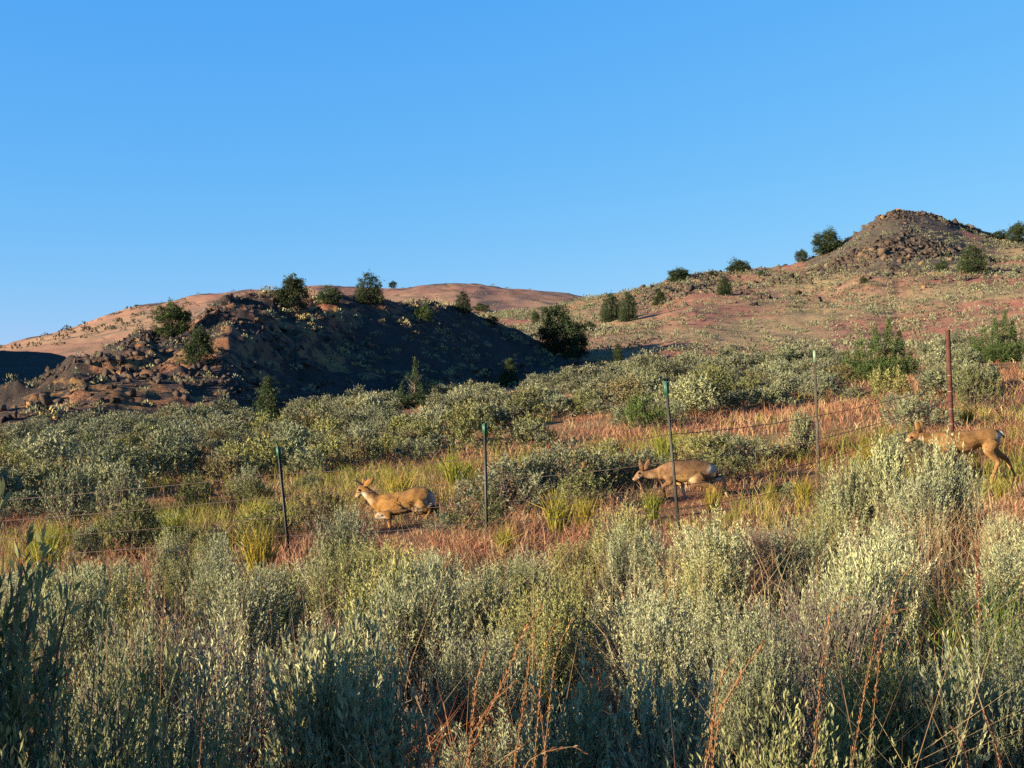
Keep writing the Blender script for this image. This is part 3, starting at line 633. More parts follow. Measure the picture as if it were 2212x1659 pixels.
def tuft_mesh(seed, n, L, W, tone, mat, lean=.25):
    r = rng(seed); mb = MB(); P = np.stack([r.normal(0, .07, n), r.normal(0, .07, n), np.full(n, -.03)], 1)
    D = nrm(np.stack([P[:, 0]*2.2, P[:, 1]*2.2, np.ones(n)], 1)+r.normal(size=(n, 3))*np.array([lean, lean, 0])*.6)
    mb.blades(P, D, L*r.uniform(.5, 1.1, n), W*r.uniform(.7, 1.3, n), np.clip(r.normal(tone, .2, n), 0, 1), r, .2)
    return mb.mesh('grass_tuft', mat)
TUFT = [tuft_mesh(60+i, 190, 1.0, .022, .5, M_GRN) for i in range(4)]
TUFTN = [tuft_mesh(66+i, 120, 1.0, .011, .35, M_GRN, .15) for i in range(2)]
tufts = [  # u, v of the base, top, distance, label
 (372, 1135, 1088, 17.5, 'yellow grass clump right of the tall loose bush at left'), (560, 1105, 1062, 18.3, 'yellow-green grass clump just left of the leftmost post'),
 (862, 1050, 1005, 20.5, 'yellow grass clump above the back of the buck'), (985, 1010, 965, 23, 'bright yellow grass clump left of the second post'),
 (1205, 1125, 1050, 14.5, 'tall yellow grass clump with straw tops, right of the second post'), (1262, 1120, 1062, 15.2, 'green grass clump at the foot of the dark-sided bush'),
 (1440, 965, 920, 22.5, 'yellow grass clump behind the top of the third post'), (1665, 1105, 1040, 15.5, 'tall grass clump behind the hind hooves of the middle doe'),
 (1738, 1095, 1020, 15, 'yellow-green grass clump at the foot of the thin pale post'), (2120, 1085, 1030, 15.2, 'green grass clump under the belly of the right doe'),
 (2165, 1090, 1028, 14.8, 'green grass clump under the hind legs of the right doe'), (1540, 1085, 1045, 16.5, 'grass clump between the legs of the middle doe'),
 (1410, 1095, 1050, 16, 'grass clump below the head of the middle doe'), (1090, 1190, 1125, 12.8, 'green grass clump at the base of the second post'),
 (560, 1180, 1115, 12.8, 'yellow grass clump at the base of the leftmost post'), (95, 1170, 1120, 16, 'olive grass clump at the far left of the grass strip'),
 (2090, 905, 865, 25, 'yellow grass clump right of the rusty pipe post'), (1880, 985, 940, 20, 'small yellow grass clump in the red grass left of the right doe')]
for i, (u, vb, vt, Y, lab) in enumerate(tufts):
    x = (u-CU)/F*Y; z = GZ(x, Y); h = max(.3, (CV-vt)/F*Y-z)
    o = link('grass_tuft', TUFT[i % 4], None, (x, Y, z), i*1.7, (h*.95, h*.95, h*1.1)); tag(o, lab, 'grass clump', 'yellow-green grass clumps of the open strip')
    o.color = (1.0+.15*(i % 3), 1.02, .8, 1)
for i, (u, vt, Y, s) in enumerate([(2150, 1245, 4.3, 1), (2105, 1270, 4.5, .9), (2185, 1290, 4.0, 1)]):
    x = (u-CU)/F*Y; z = GZ(x, Y); h = (CV-vt)/F*Y-z
    o = link('grass_tuft', TUFTN[i % 2], None, (x, Y, z), i*1.3, (h*.6, h*.6, h*1.15)); o.color = (.72, .92, .46, 1)
    tag(o, ['tallest bright green grass blades at the right edge among sagebrush', 'bright green blades left of the tallest green grass', 'bright green blades touching the right edge below the others'][i], 'grass clump', 'bright green grass blades at the right')

# ------------------------------------------------------------------ seed stalks
def stalk(name, label, cat, uv, Y, head, mat, rad=.0022, hw=.011, group=None, lean=0.0, dens=1.0):
    """uv: pixels from the visible foot to the tip; head: share of the length that carries seed"""
    r = rng(int(uv[0][0]*7+uv[0][1])); n = len(uv)
    pts = np.array([[(u-CU)/F*(Y+lean*i/n), Y+lean*i/n, (CV-v)/F*(Y+lean*i/n)] for i, (u, v) in enumerate(uv)])
    d = pts[1]-pts[0]; gz = GZ(pts[0, 0], pts[0, 1])-.03
    if pts[0, 2] > gz:
        k = min(.35, (pts[0, 2]-gz)*.3); pts = np.concatenate([[[pts[0, 0]-np.sign(d[0])*k*min(1, abs(d[0]/max(d[2], .02))), pts[0, 1], gz]], pts])
    t = np.linspace(0, 1, len(pts)); tt = np.linspace(0, 1, 40)
    C = np.stack([np.interp(tt, t, pts[:, i]) for i in range(3)], 1)
    for _ in range(3): C[1:-1] = (C[:-2]+2*C[1:-1]+C[2:])/4
    base = C[0].copy(); C = C-base
    s = np.concatenate([[0], np.cumsum(np.linalg.norm(np.diff(C, axis=0), axis=1))]); s /= s[-1]
    mb = MB(); mb.tube(C, rad*(1.1-.7*s), 4, r.uniform(.3, .8))
    e = bpy.data.objects.new(name, None); COL.objects.link(e); e.location = base; e.empty_display_size = .1
    tag(e, label, cat, group)
    link('stem', mb.mesh('stem', M_STRAW), e)
    if head > 0:
        m = int(330*dens); q = 1-head*r.uniform(0, 1, m); P = np.stack([np.interp(q, s, C[:, i]) for i in range(3)], 1); Tn = nrm(np.stack([np.interp(q, s, np.gradient(C[:, i])) for i in range(3)], 1))
        env = np.sin(np.pi*np.clip((1-q)/head*.86+.1, 0, 1))
        hb = MB(); o_ = nrm(r.normal(size=(m, 3)))
        hb.leaves(P+o_*(hw*.36*env)[:, None], nrm(Tn+o_*.28), hw*.8, hw*.22, np.clip(r.normal(.5, .22, m), 0, 1), r)
        link('seed_head', hb.mesh('seed_head', mat), e)
    return e
G = 'dry grass stalks in the foreground'
STK = [
 ('tall pale straw stalk bending right at its tip, left of the second post', [(880, 1450), (925, 1330), (962, 1230), (1000, 1140), (1036, 1091)], 5.0, .22, M_HEAD, .0028, .010),
 ('thin straight straw stalk rising right of the second post', [(1150, 1420), (1152, 1300), (1154, 1190), (1156, 1091)], 5.2, .12, M_HEAD, .0024, .007),
 ('long straw stalk leaning right with a pale plume at lower centre', [(1000, 1655), (1060, 1530), (1110, 1420), (1132, 1362), (1170, 1311)], 2.6, .20, M_HEAD, .0028, .012),
 ('straw stalk with short olive plume at lower centre', [(1012, 1640), (1020, 1560), (1028, 1480), (1048, 1405)], 2.6, .2, M_HEAD, .0022, .011),
 ('upright straw stalk with yellow plume right of the leaning one', [(1110, 1655), (1125, 1560), (1142, 1440), (1149, 1366)], 2.7, .28, M_HEAD, .0022, .011),
 ('thin straw stalk crossing behind the pale plume', [(1010, 1600), (1060, 1520), (1116, 1470)], 2.5, .1, M_HEAD, .0018, .007),
 ('small orange seed head right of the pale plume', [(1170, 1440), (1188, 1370), (1208, 1336)], 2.9, .5, M_HEAD, .0018, .012),
 ('small orange seed head farther right of the pale plume', [(1195, 1440), (1215, 1378), (1236, 1336)], 2.9, .5, M_HEAD, .0018, .011),
 ('nodding orange seed head beside the straw stalks', [(1180, 1640), (1168, 1540), (1158, 1500), (1149, 1480)], 2.6, .4, M_HEAD, .0018, .012),
 ('longest thick orange seed head at lower right', [(1540, 1560), (1570, 1508), (1606, 1448), (1646, 1392)], 2.5, .72, M_HEAD, .0022, .018),
 ('upright orange seed head left of the longest one', [(1535, 1600), (1545, 1517), (1560, 1460), (1578, 1430)], 2.5, .5, M_HEAD, .0022, .017),
 ('short orange seed head under the longest one', [(1550, 1560), (1575, 1500), (1600, 1465)], 2.55, .5, M_HEAD, .0018, .012),
 ('dark red arching seed head in sagebrush at right', [(1900, 1400), (1926, 1316), (1946, 1250), (1974, 1220)], 3.4, .6, M_HEAD, .002, .016),
 ('golden nodding seed head left of the dark red arch', [(1780, 1380), (1795, 1325), (1815, 1300), (1838, 1291)], 3.2, .6, M_HEAD, .002, .015),
 ('golden seed head lying flat right of the nodding one', [(1890, 1370), (1915, 1328), (1960, 1314)], 3.2, .5, M_HEAD, .002, .013),
 ('slender straw stalk slanting up to the right edge', [(2060, 1385), (2120, 1340), (2212, 1280), (2260, 1250)], 3.0, .0, M_HEAD, .0024, .01),
 ('second straw stalk slanting below the upper one at the right edge', [(2150, 1360), (2212, 1325), (2270, 1300)], 3.0, .0, M_HEAD, .0018, .01),
 ('pair of pale curved stalks rising from the left thicket, left one', [(232, 1330), (238, 1250), (250, 1180), (268, 1160)], 4.6, .15, M_HEAD, .0024, .008),
 ('pale curved stalk in the left thicket, right one of a pair', [(283, 1330), (282, 1250), (285, 1160)], 4.6, .2, M_HEAD, .0024, .008),
 ('orange lit straw stem leaning in the left thicket', [(308, 1400), (318, 1300), (324, 1210)], 4.4, .15, M_HEAD, .0026, .008),
 ('thin orange stalk beside the leaning straw stem at left', [(350, 1360), (356, 1290), (358, 1230)], 4.6, .3, M_HEAD, .002, .008),
 ('rusty bent stalk at the foot of the twiggy bush', [(440, 1530), (450, 1490), (468, 1450), (490, 1410)], 3.0, .5, M_HEAD, .003, .010),
 ('drooping rusty plume at the bottom, right of centre', [(1130, 1650), (1180, 1622), (1240, 1612), (1272, 1630)], 2.1, .6, M_HEAD, .002, .013),
 ('rust coloured plume near the bottom edge beside the drooping one', [(1080, 1655), (1105, 1625), (1135, 1608)], 2.1, .6, M_HEAD, .002, .012)]
for lab, uv, Y, hd, mt, rd, hw in STK:
    k = .66 if Y < 3.6 else .8
    stalk('grass_stalk', lab, 'grass stalk', uv, Y*k, hd, mt, rd*k*.8, hw*k*.95, G)
DK = [('dark red dock stalk among green blades at the right', [(2115, 1400), (2114, 1300), (2112, 1190)], 4.4, .6, .018), ('red dock stem in the lower right corner', [(2159, 1640), (2142, 1580), (2125, 1538)], 2.4, .8, .012),
      ('small red dock stalk left of the lower right corner', [(2090, 1640), (2075, 1600), (2055, 1570)], 2.4, .7, .010),]
for lab, uv, Y, hd, hw in DK: stalk('dock_stalk', lab, 'weed stalk', uv, Y, hd, M_DOCK, .0035, hw, 'red dock stalks', 0, 1.3)
# rusty dead grass in the gap at the lower centre
r = rng(91); mb = MB(); n = 1500
P = np.stack([r.normal(-.20, .22, n), r.normal(3.2, .30, n), np.zeros(n)], 1); P[:, 2] = ground_z(P[:, 0], P[:, 1])
mb.blades(P, nrm(r.normal(size=(n, 3))*np.array([.4, .4, 0])+[0.1, 0, 1]), r.uniform(.25, .85, n), .0045, np.clip(r.normal(.4, .2, n), 0, 1), r, .35)
M_RUST = foliage_mat('rusty_grass', [(0, (.20, .045, .02)), (.6, (.42, .14, .045)), (1, (.50, .30, .12))], .3, False)
tag(link('rusty_grass', mb.mesh('rusty_grass', M_RUST)), 'rust-red dead grass in the gap at the lower centre', 'grass', None, 'stuff')

# ------------------------------------------------------------------ junipers
def cone(cx, cy, z0, h, R, p=.8): return ('cone', cx, cy, z0, h, R, p)
def ell(cx, cy, cz, rx, ry, rz): return ('ell', cx, cy, cz, rx, ry, rz)
def juniper_mesh(seed, shapes, nclump, cs, per=8):
    nclump = int(nclump*1.9); cs = cs*.80
    """crown of sprays scattered through cones and ellipsoids, unit height"""
    r = rng(seed); mb = MB()
    vol = np.array([s[4]*s[5]**2*.6 if s[0] == 'cone' else s[4]*s[5]*s[6]*1.2 for s in shapes])**.75; vol /= vol.sum()
    Pn, Dn = [], []
    for s, f in zip(shapes, vol):
        n = max(12, int(nclump*f)); th = r.uniform(0, 6.283, n); q = r.uniform(.12, 1, n)**.42
        if s[0] == 'cone':
            _, cx, cy, z0, h, R, p = s; t = r.uniform(0, 1, n)**1.35
            rad = R*(1-t)**p*q*(.68+.75*vnoise(th*1.6+seed, t*7+seed*3, seed)); P = np.stack([cx+rad*np.cos(th), cy+rad*np.sin(th), z0+h*t], 1)
            D = nrm(np.stack([np.cos(th), np.sin(th), .5+.8*t], 1))
        else:
            _, cx, cy, cz, rx, ry, rz = s; d = nrm(r.normal(size=(n, 3))); m_ = (.72+.6*vnoise(d[:, 0]*2.3+seed, d[:, 2]*2.3+d[:, 1]*1.7, seed))
            P = np.array([cx, cy, cz])+d*(q*m_)[:, None]*np.array([rx, ry, rz]); D = nrm(d+[0, 0, .6])
        Pn.append(P); Dn.append(D)
    P = np.concatenate(Pn); D = np.concatenate(Dn); n = len(P)
    nt_ = max(26, n//26); tip = r.choice(n, nt_, replace=False); g = tip[r.integers(0, nt_, n)]; keep = r.random(n) < (.62 if shapes[0][0] == 'cone' and shapes[0][5] < .35 else .25)
    wd = r.uniform(.030, .075, nt_)[r.integers(0, nt_, n)][:, None]
    P = np.where(keep[:, None], P, P[g]+r.normal(size=(n, 3))*wd*np.array([1.15, 1.15, .9])+D[g]*wd*.5); D = np.where(keep[:, None], D, D[g]); P[:, 2] = np.maximum(P[:, 2], .02)
    tn = np.clip(r.normal(.45, .2, n)+np.where(keep, 0, (np.asarray(g) % 7-3)*.05), 0, 1); k = np.repeat(np.arange(n), per); m = len(k)
    mb.leaves(P[k]+r.normal(size=(m, 3))*cs*.55, nrm(D[k]+r.normal(size=(m, 3))*.55), cs*r.uniform(.8, 1.6, m), cs*.5*r.uniform(.6, 1.3, m), np.clip(tn[k]+r.normal(0, .13, m), 0, 1), r)
    tr = MB(); s0 = max(shapes, key=lambda s: s[4]); H = .62
    tr.tube([[0, 0, -.08], [.01, 0, .2], [s0[1]*.6, s0[2]*.6, H*.7], [s0[1], s0[2], H]], [.05, .04, .026, .01], 7, .4)
    for _ in range(14):
        z = r.uniform(.08, .55); a = r.uniform(0, 6.283); L = r.uniform(.12, .26)
        tr.tube([[s0[1]*z, s0[2]*z, z], [math.cos(a)*L*.6, math.sin(a)*L*.6, z+.06], [math.cos(a)*L, math.sin(a)*L, z+.14]], [.013, .009, .003], 4, r.uniform(.2, .9), False)
    return mb.mesh('crown', M_JUN), tr.mesh('trunk', M_BARK)
JUN = {
 'broad': juniper_mesh(1, [cone(0, 0, .02, .80, .46, .55), cone(.05, .02, .45, .55, .24, .7), ell(-.3, .05, .42, .15, .15, .12), ell(.28, -.1, .40, .16, .16, .16), ell(-.38, 0, .58, .06, .06, .08)], 900, .045),
 'round': juniper_mesh(2, [ell(0, 0, .5, .42, .40, .40), ell(-.26, .1, .40, .24, .24, .28), ell(.28, -.08, .45, .24, .24, .30), ell(.05, .1, .78, .24, .22, .20)], 850, .046),
 'columns': juniper_mesh(3, [cone(-.06, 0, .02, .96, .26, .5), cone(.14, .05, .02, .88, .26, .5), cone(-.26, .02, .02, .78, .22, .5), cone(.33, -.02, .02, .68, .18, .5), ell(0, 0, .25, .42, .36, .24)], 950, .042),
 'spire': juniper_mesh(4, [cone(0, 0, .02, 1.0, .30, .85), cone(-.22, .05, .02, .62, .16, .7), cone(.2, -.05, .02, .55, .18, .7)], 800, .04),
 'thin': juniper_mesh(5, [cone(0, 0, .05, .98, .17, .95), cone(-.33, 0, .02, .45, .13, .6), cone(.32, .05, .02, .42, .15, .6), ell(0, 0, .16, .38, .34, .17), cone(.14, -.1, .02, .5, .16, .7)], 800, .036),
 'clump': juniper_mesh(6, [cone(.10, 0, .02, 1.0, .17, .75), cone(.30, .05, .02, .80, .16, .7), cone(-.16, -.03, .02, .86, .18, .65), cone(-.42, 0, .02, .66, .18, .6), cone(.48, -.03, .02, .48, .16, .6), cone(-.62, .05, .02, .44, .14, .6), ell(0, 0, .20, .52, .44, .19)], 1700, .030, 9),
 'bushy': juniper_mesh(7, [ell(0, 0, .42, .5, .45, .40), ell(-.3, .05, .3, .3, .3, .28), ell(.32, .0, .33, .28, .28, .32), ell(.1, .05, .75, .12, .12, .2), ell(-.2, 0, .72, .1, .1, .18)], 700, .05),
 'top': juniper_mesh(8, [ell(0, 0, .50, .40, .38, .36), ell(-.24, .05, .36, .26, .26, .26), ell(.27, 0, .44, .24, .24, .28), ell(-.2, 0, .70, .2, .2, .2), ell(.12, 0, .82, .2, .2, .17), ell(.1, 0, .22, .30, .30, .2)], 950, .05),
 'dome': juniper_mesh(9, [ell(0, 0, .45, .44, .42, .42), ell(-.05, 0, .70, .32, .32, .29), ell(.18, .05, .3, .34, .34, .3), ell(-.2, 0, .28, .3, .3, .28)], 1300, .045),
}
for i, (u, vb, vt, wd, sh, y0, tint, lab, grp) in enumerate(TREES):
    x, y, z = hit(u, vb, y0, 620); h = (vb-vt)/F*y; rx = wd/F*y/2
    unit = {'broad': .46, 'round': .5, 'columns': .45, 'spire': .32, 'thin': .42, 'clump': .62, 'bushy': .55, 'top': .46, 'dome': .47}[sh]
    cr, tr = JUN[sh]
    e = bpy.data.objects.new('juniper_tree', None); COL.objects.link(e); e.location = (x, y, z-.03*h); e.rotation_euler = (0, 0, 0 if sh in ('broad', 'thin', 'clump', 'columns') else i*1.1); e.scale = (rx/unit, rx/unit, h)
    tag(e, lab, 'tree', grp)
    c = link('crown', cr, e); c.color = (tint*1.0, tint, tint*(1.0 if tint < 1.2 else .75), 1)
    link('trunk', tr, e)

for x, y, h, rx, lab in ((-5.5, .0, 2.75, 1.2, 'juniper added just outside the left edge to shade the near sagebrush'),):
    e = bpy.data.objects.new('juniper_tree', None); COL.objects.link(e); e.location = (x, y, GZ(x, y)); e.scale = (rx/.45, rx/.45, h); tag(e, lab, 'tree', None)
    link('crown', JUN['columns'][0], e).color = (1, 1, 1, 1); link('trunk', JUN['columns'][1], e)  # unseen juniper added as a shadow caster for the left foreground

# ------------------------------------------------------------------ lava rock
def rock_hull(seed, n=16):
    r = rng(seed); bm = bmesh.new(); P = nrm(r.normal(size=(n, 3)))*r.uniform(.6, 1.25, (n, 1))*r.uniform(.5, 1.15, 3)
    for p in P: bm.verts.new(p)
    g = bmesh.ops.convex_hull(bm, input=bm.verts)
    for v in [v for v in bm.verts if not v.link_faces]: bm.verts.remove(v)
    bmesh.ops.triangulate(bm, faces=bm.faces); bm.verts.index_update()
    V = np.array([v.co[:] for v in bm.verts]); T = np.array([[v.index for v in f.verts] for f in bm.faces]); bm.free()
    return V, T
HULL = [rock_hull(300+i, 8+i % 4) for i in range(14)]
def rubble(mb, P, S, r):
    h = r.integers(0, len(HULL), len(P))
    for k, (V, T) in enumerate(HULL):
        ix = np.nonzero(h == k)[0]
        if not len(ix): continue
        n = len(ix); q = nrm(r.normal(size=(n, 4))); a, b_, c_, d_ = q.T
        R = np.stack([1-2*(c_*c_+d_*d_), 2*(b_*c_-a*d_), 2*(b_*d_+a*c_), 2*(b_*c_+a*d_), 1-2*(b_*b_+d_*d_), 2*(c_*d_-a*b_), 2*(b_*d_-a*c_), 2*(c_*d_+a*b_), 1-2*(b_*b_+c_*c_)], 1).reshape(n, 3, 3)
        VV = np.einsum('nij,vj->nvi', R, V)*S[ix][:, None, None]+P[ix][:, None, :]
        TT = (T[None]+(np.arange(n)*len(V))[:, None, None]).reshape(-1, 3)
        mb.add(VV.reshape(-1, 3), None, TT, 0, np.repeat(np.clip(r.normal(.42, .26, n), 0, 1), len(T)))
r = rng(501); mb = MB()
P, u = scatter(42000, -150, 1290, 58, 160, lava_z, lambda x, y, u: np.clip(.20+1.3*fbm(x*.09, y*.12, 71, 4)+.15*(u < 620), 0, .85)*np.where(u > 720, .55, 1)*(1-.8*np.exp(-((u-640)/150)**2)*np.exp(-((y-113)/9)**2)), r)
S = (.09+.50*r.random(len(P))**4)*np.where(P[:, 1] > interp(u, [(a[0], a[2]) for a in LAVA_C])-5, .6, 1); rubble(mb, P+np.stack([0*S, 0*S, S*.15], 1), S, r)
tag(link('lava_rubble', mb.mesh('lava_rubble', M_ROCK)), 'dark broken basalt rubble strewn over the lava hill', 'rocks', None, 'stuff').color = (1.0, .86, .76, 1)
mb = MB()
P, u = scatter(60000, 1250, 2330, 205, 300, butte_z, lambda x, y, u: np.clip(np.exp(-((u-1930)/150)**2)*sstep(215, 245, y)*.9+.5*np.exp(-((u-1480)/90)**2)*sstep(230, 255, y)+.35*np.exp(-((u-1790)/60)**2)*sstep(240, 262, y)+.13*np.exp(-((u-1930)/360)**2)*sstep(185, 245, y), 0, 1)*np.clip(.45+2.2*fbm(x*.06, y*.06, 87, 4), .03, 1), r)
S = .16+.8*r.random(len(P))**3+1.3*r.random(len(P))**14; rubble(mb, P, S, r)
o = tag(link('talus', mb.mesh('talus', M_ROCK)), 'brown rocky talus covering the pointed peak of the right hill', 'rocks', None, 'stuff'); o.color = (1.0, .88, .76, 1)
def boulder_mesh(seed):
    r = rng(seed); mb = MB(); n = 5; P = r.normal(size=(n, 3))*np.array([.45, .35, .22]); S = r.uniform(.45, .75, n); P[0] = 0; S[0] = .8
    rubble(mb, P, S, r); return mb.mesh('boulder', M_ROCK)
BLD = [boulder_mesh(600+i) for i in range(6)]
r = rng(610)
BOUL = [(65, 882, 42, 62, (2.6, 1.9, 1.1), 'orange-tan broken rock face tinted with sun glow at the left end of the lava slope', None), (100, 868, 55, 62, (1, 1, 1), 'large dark boulder right of the orange rock face', None),  # first rock's strong orange tint paints low sunlight onto it
        (135, 872, 34, 62, (1.1, 1, .95), 'squat dark boulder second to the right of the orange rock face', None), (20, 905, 40, 60, (1, .9, .85), 'dark rock at the left edge below the lava rim', None)]
for u in (165, 225, 275, 325, 440, 470, 512, 545, 575, 598, 660, 745, 860, 905, 940, 985, 1075, 1105, 1145):
    BOUL.append((u, float(interp(u, [(a[0], a[1]) for a in LAVA_C]))+r.uniform(7, 13), r.uniform(9, 17), 85, (1, 1, 1), 'dark basalt boulder on the rim of the lava hill', 'boulders along the lava rim'))
for _ in range(34):
    u = r.uniform(10, 640); v = r.uniform(690, 910)
    if v < interp(u, [(a[0], a[1]) for a in LAVA_C])+18 or v > 915-.05*u: continue
    BOUL.append((u, v, r.uniform(8, 18), 58, (1.1, 1, .95), 'dark basalt boulder on the sunlit left slope of the lava hill', 'boulders on the lava slope'))
for i, (u, v, wd, y0, c, lab, grp) in enumerate(BOUL):
    x, y, z = hit(u, v, y0, 170, lava_z); s = wd/F*y/2
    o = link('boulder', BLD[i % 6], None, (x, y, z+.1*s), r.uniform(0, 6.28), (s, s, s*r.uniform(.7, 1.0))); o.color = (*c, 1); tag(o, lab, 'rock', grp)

# ------------------------------------------------------------------ fence
def metal(name, stops, scale, rough, met=0.0):
    m, nt, b = mat_base(name, rough, .3); g = nt.nodes.new('ShaderNodeTexCoord')
    nt.links.new(ramp(nt, noise(nt, scale, 5, .7, 0, g.outputs['Object']), stops), b.inputs['Base Color']); b.inputs['Metallic'].default_value = met
    return m
M_POST = metal('post_paint', [(.3, (.012, .016, .012)), (.55, (.03, .03, .024)), (.75, (.09, .045, .025))], 9, .6)
M_POST2 = metal('worn_green_paint', [(.3, (.025, .05, .028)), (.5, (.05, .028, .02)), (.7, (.09, .11, .07))], 7, .65)
M_TIP = metal('green_tip', [(.3, (.012, .06, .035)), (.7, (.03, .12, .07))], 12, .55)
M_TIPW = metal('white_tip', [(.3, (.10, .17, .10)), (.7, (.22, .28, .19))], 12, .55)
M_PIPE = metal('rust', [(.25, (.03, .010, .007)), (.5, (.068, .022, .014)), (.75, (.11, .043, .026))], 11, .85)
M_WIRE = metal('wire', [(.3, (.05, .035, .03)), (.7, (.12, .08, .06))], 30, .6, .4)
M_WIREP = metal('bright_wire', [(.3, (.25, .16, .12)), (.7, (.4, .28, .2))], 30, .5, .4)

def box_between(mb, a, b, U, V_, hu, hv, tone=.5):
    a, b, U, V_ = map(np.asarray, (a, b, U, V_)); P = [c+U*su*hu+V_*sv*hv for c in (a, b) for su, sv in ((-1, -1), (1, -1), (1, 1), (-1, 1))]
    mb.add(P, [[0, 3, 2, 1], [4, 5, 6, 7], [0, 1, 5, 4], [1, 2, 6, 5], [2, 3, 7, 6], [3, 0, 4, 7]], None, tone)
POSTS = []
def t_post(ut, vt, ub, vb, Y, label, mat, tipmat, tip):
    x = (ub-CU)/F*Y; z = GZ(x, Y); base = np.array([x, Y, z]); top = np.array([(ut-CU)/F*Y, Y, (CV-vt)/F*Y])
    zb = (CV-vb)/F*Y; d = top-np.array([x, Y, zb]); base = np.array([x, Y, zb])+d*((z-zb)/d[2]); ax = nrm(top-base); L = float(np.linalg.norm(top-base))
    U = nrm(np.cross(ax, [0, 1, 0])); W = np.cross(ax, U)
    e = bpy.data.objects.new('fence_post', None); COL.objects.link(e); e.location = base; tag(e, label, 'fence post', 'posts of the wire fence')
    mb = MB(); hi = L*(1-tip); Z0 = ax*-.25; Z1 = ax*hi
    box_between(mb, Z0, Z1, U, W, .019, .0035); box_between(mb, Z0+W*.0225, Z1+W*.0225, U, W, .0035, .019)
    for k in range(int((hi-.1)/.055)): p = ax*(.1+k*.055)-W*.0085; box_between(mb, p, p+ax*.02, U, W, .007, .005)
    link('post_body', mb.mesh('post_body', mat), e)
    mb = MB(); Z1_ = ax*L; box_between(mb, Z1, Z1_, U, W, .0195, .004); box_between(mb, Z1+W*.0232, Z1_+W*.0232, U, W, .004, .0192)
    if tip < .12 and tipmat is M_TIP: box_between(mb, ax*(L*(1-tip*.75)), ax*(L*(1-tip*.1)), U, W, .030, .016)   # wire insulator clip
    link('painted_tip', mb.mesh('painted_tip', tipmat), e)
    POSTS.append((base, ax, L))
# unseen corner beyond the left edge
t_post(-190, 1003, -160, 1225, 16.4, 'dark steel fence post outside the left edge', M_POST, M_TIP, .11)
t_post(601, 964, 624, 1195, 14.9, 'leaning black steel post with green cap, leftmost in the fence', M_POST, M_TIP, .115)
t_post(1047, 914, 1052, 1178, 14.2, 'upright black steel post right of the buck, second from the left', M_POST, M_TIP, .10)
t_post(1438, 823, 1464, 1118, 13.5, 'dark leaning steel post with pale green tip in front of the middle doe', M_POST, M_TIP, .11)
t_post(1759, 757, 1769, 1040, 15.5, 'slender worn green post with whitish tip between the two does', M_POST2, M_TIPW, .075)
Y = 22.0; x = (2056-CU)/F*Y; z = GZ(x, Y); top = np.array([(2047-CU)/F*Y, Y, (CV-712)/F*Y]); zb = (CV-932)/F*Y; d = top-[x, Y, zb]; base = np.array([x, Y, zb])+d*((z-zb)/d[2]); ax = nrm(top-base); L = float(np.linalg.norm(top-base))
e = bpy.data.objects.new('pipe_post', None); COL.objects.link(e); e.location = base; tag(e, 'thick rusty brown pipe post standing behind the right doe', 'fence post', 'posts of the wire fence')
mb = MB(); mb.tube([ax*-.2, ax*L*.5, ax*L], .047, 20, .5, False); mb.tube([ax*L, ax*(L-.3)], .041, 20, .5, True)
n = 20; an_ = np.arange(n)*2*math.pi/n
link('pipe', mb.mesh('pipe', M_PIPE, True), e)
for h in (.45, .75, 1.1, 1.42):
    mb = MB(); mb.tube([ax*h, ax*(h+.012)], .0505, 16, .5, True); link('wire_wrap', mb.mesh('wire_wrap', M_WIREP), e)
POSTS.append((base, ax, L))
for si, (h, lab) in enumerate([(.30, 'lowest barbed wire strand of the fence'), (.56, 'second lowest barbed wire strand of the fence'), (.84, 'second highest barbed wire strand of the fence'), (1.14, 'topmost barbed wire strand of the fence')]):
    mb = MB(); r = rng(700+si)
    for (b0, a0, L0), (b1, a1, L1) in zip(POSTS[:-1], POSTS[1:]):
        off = np.array([0, -.012, 0]) if True else 0
        p0 = b0+a0*h*(1 if L0 < 1.8 else 1.1)+off; p1 = b1+a1*h*(1 if L1 < 1.8 else 1.1)+off
        t = np.linspace(0, 1, 14)[:, None]; C = p0*(1-t)+p1*t; C[:, 2] -= (.03*4*t*(1-t))[:, 0]
        mb.tube(C, .0042, 4, .5, False)
        for f in np.arange(.03, .98, .13/np.linalg.norm(p1-p0)):
            p = p0*(1-f)+p1*f-[0, 0, .12*f*(1-f)]; q = nrm(r.normal(size=3))*.018; mb.tube([p-q, p+q], .0030, 3, .5, False)
    tag(link('barbed_wire', mb.mesh('barbed_wire', M_WIRE)), lab, 'fence wire', 'barbed wire strands')

# ------------------------------------------------------------------ deer
M_COAT, nt, b = mat_base('deer_coat', .8, .15)
a = nt.nodes.new('ShaderNodeAttribute'); a.attribute_name = 'coat'
c = mix(nt, ramp(nt, noise(nt, 26, 6, .75), [(.3, (.62, .62, .62)), (.7, (1.2, 1.2, 1.2))]), (0, 0, 0), a.outputs['Color'])
mm = nt.nodes.new('ShaderNodeMix'); mm.data_type = 'RGBA'; mm.blend_type = 'MULTIPLY'; mm.inputs[0].default_value = 1
nt.links.new(a.outputs['Color'], mm.inputs[6]); nt.links.new(ramp(nt, noise(nt, 9, 8, .72), [(.36, (.50, .46, .42)), (.5, (.95, .95, .95)), (.68, (1.2, 1.2, 1.18))]), mm.inputs[7])
nt.links.new(mm.outputs[2], b.inputs['Base Color']); bump(nt, b, noise(nt, 8, 9, .75), .55, .03)
M_ANT = metal('antler_velvet', [(.3, (.05, .035, .025)), (.7, (.12, .08, .05))], 40, .8)
M_EYE, nt, b = mat_base('deer_eye', .15, .6); b.inputs['Base Color'].default_value = (.01, .007, .005, 1)

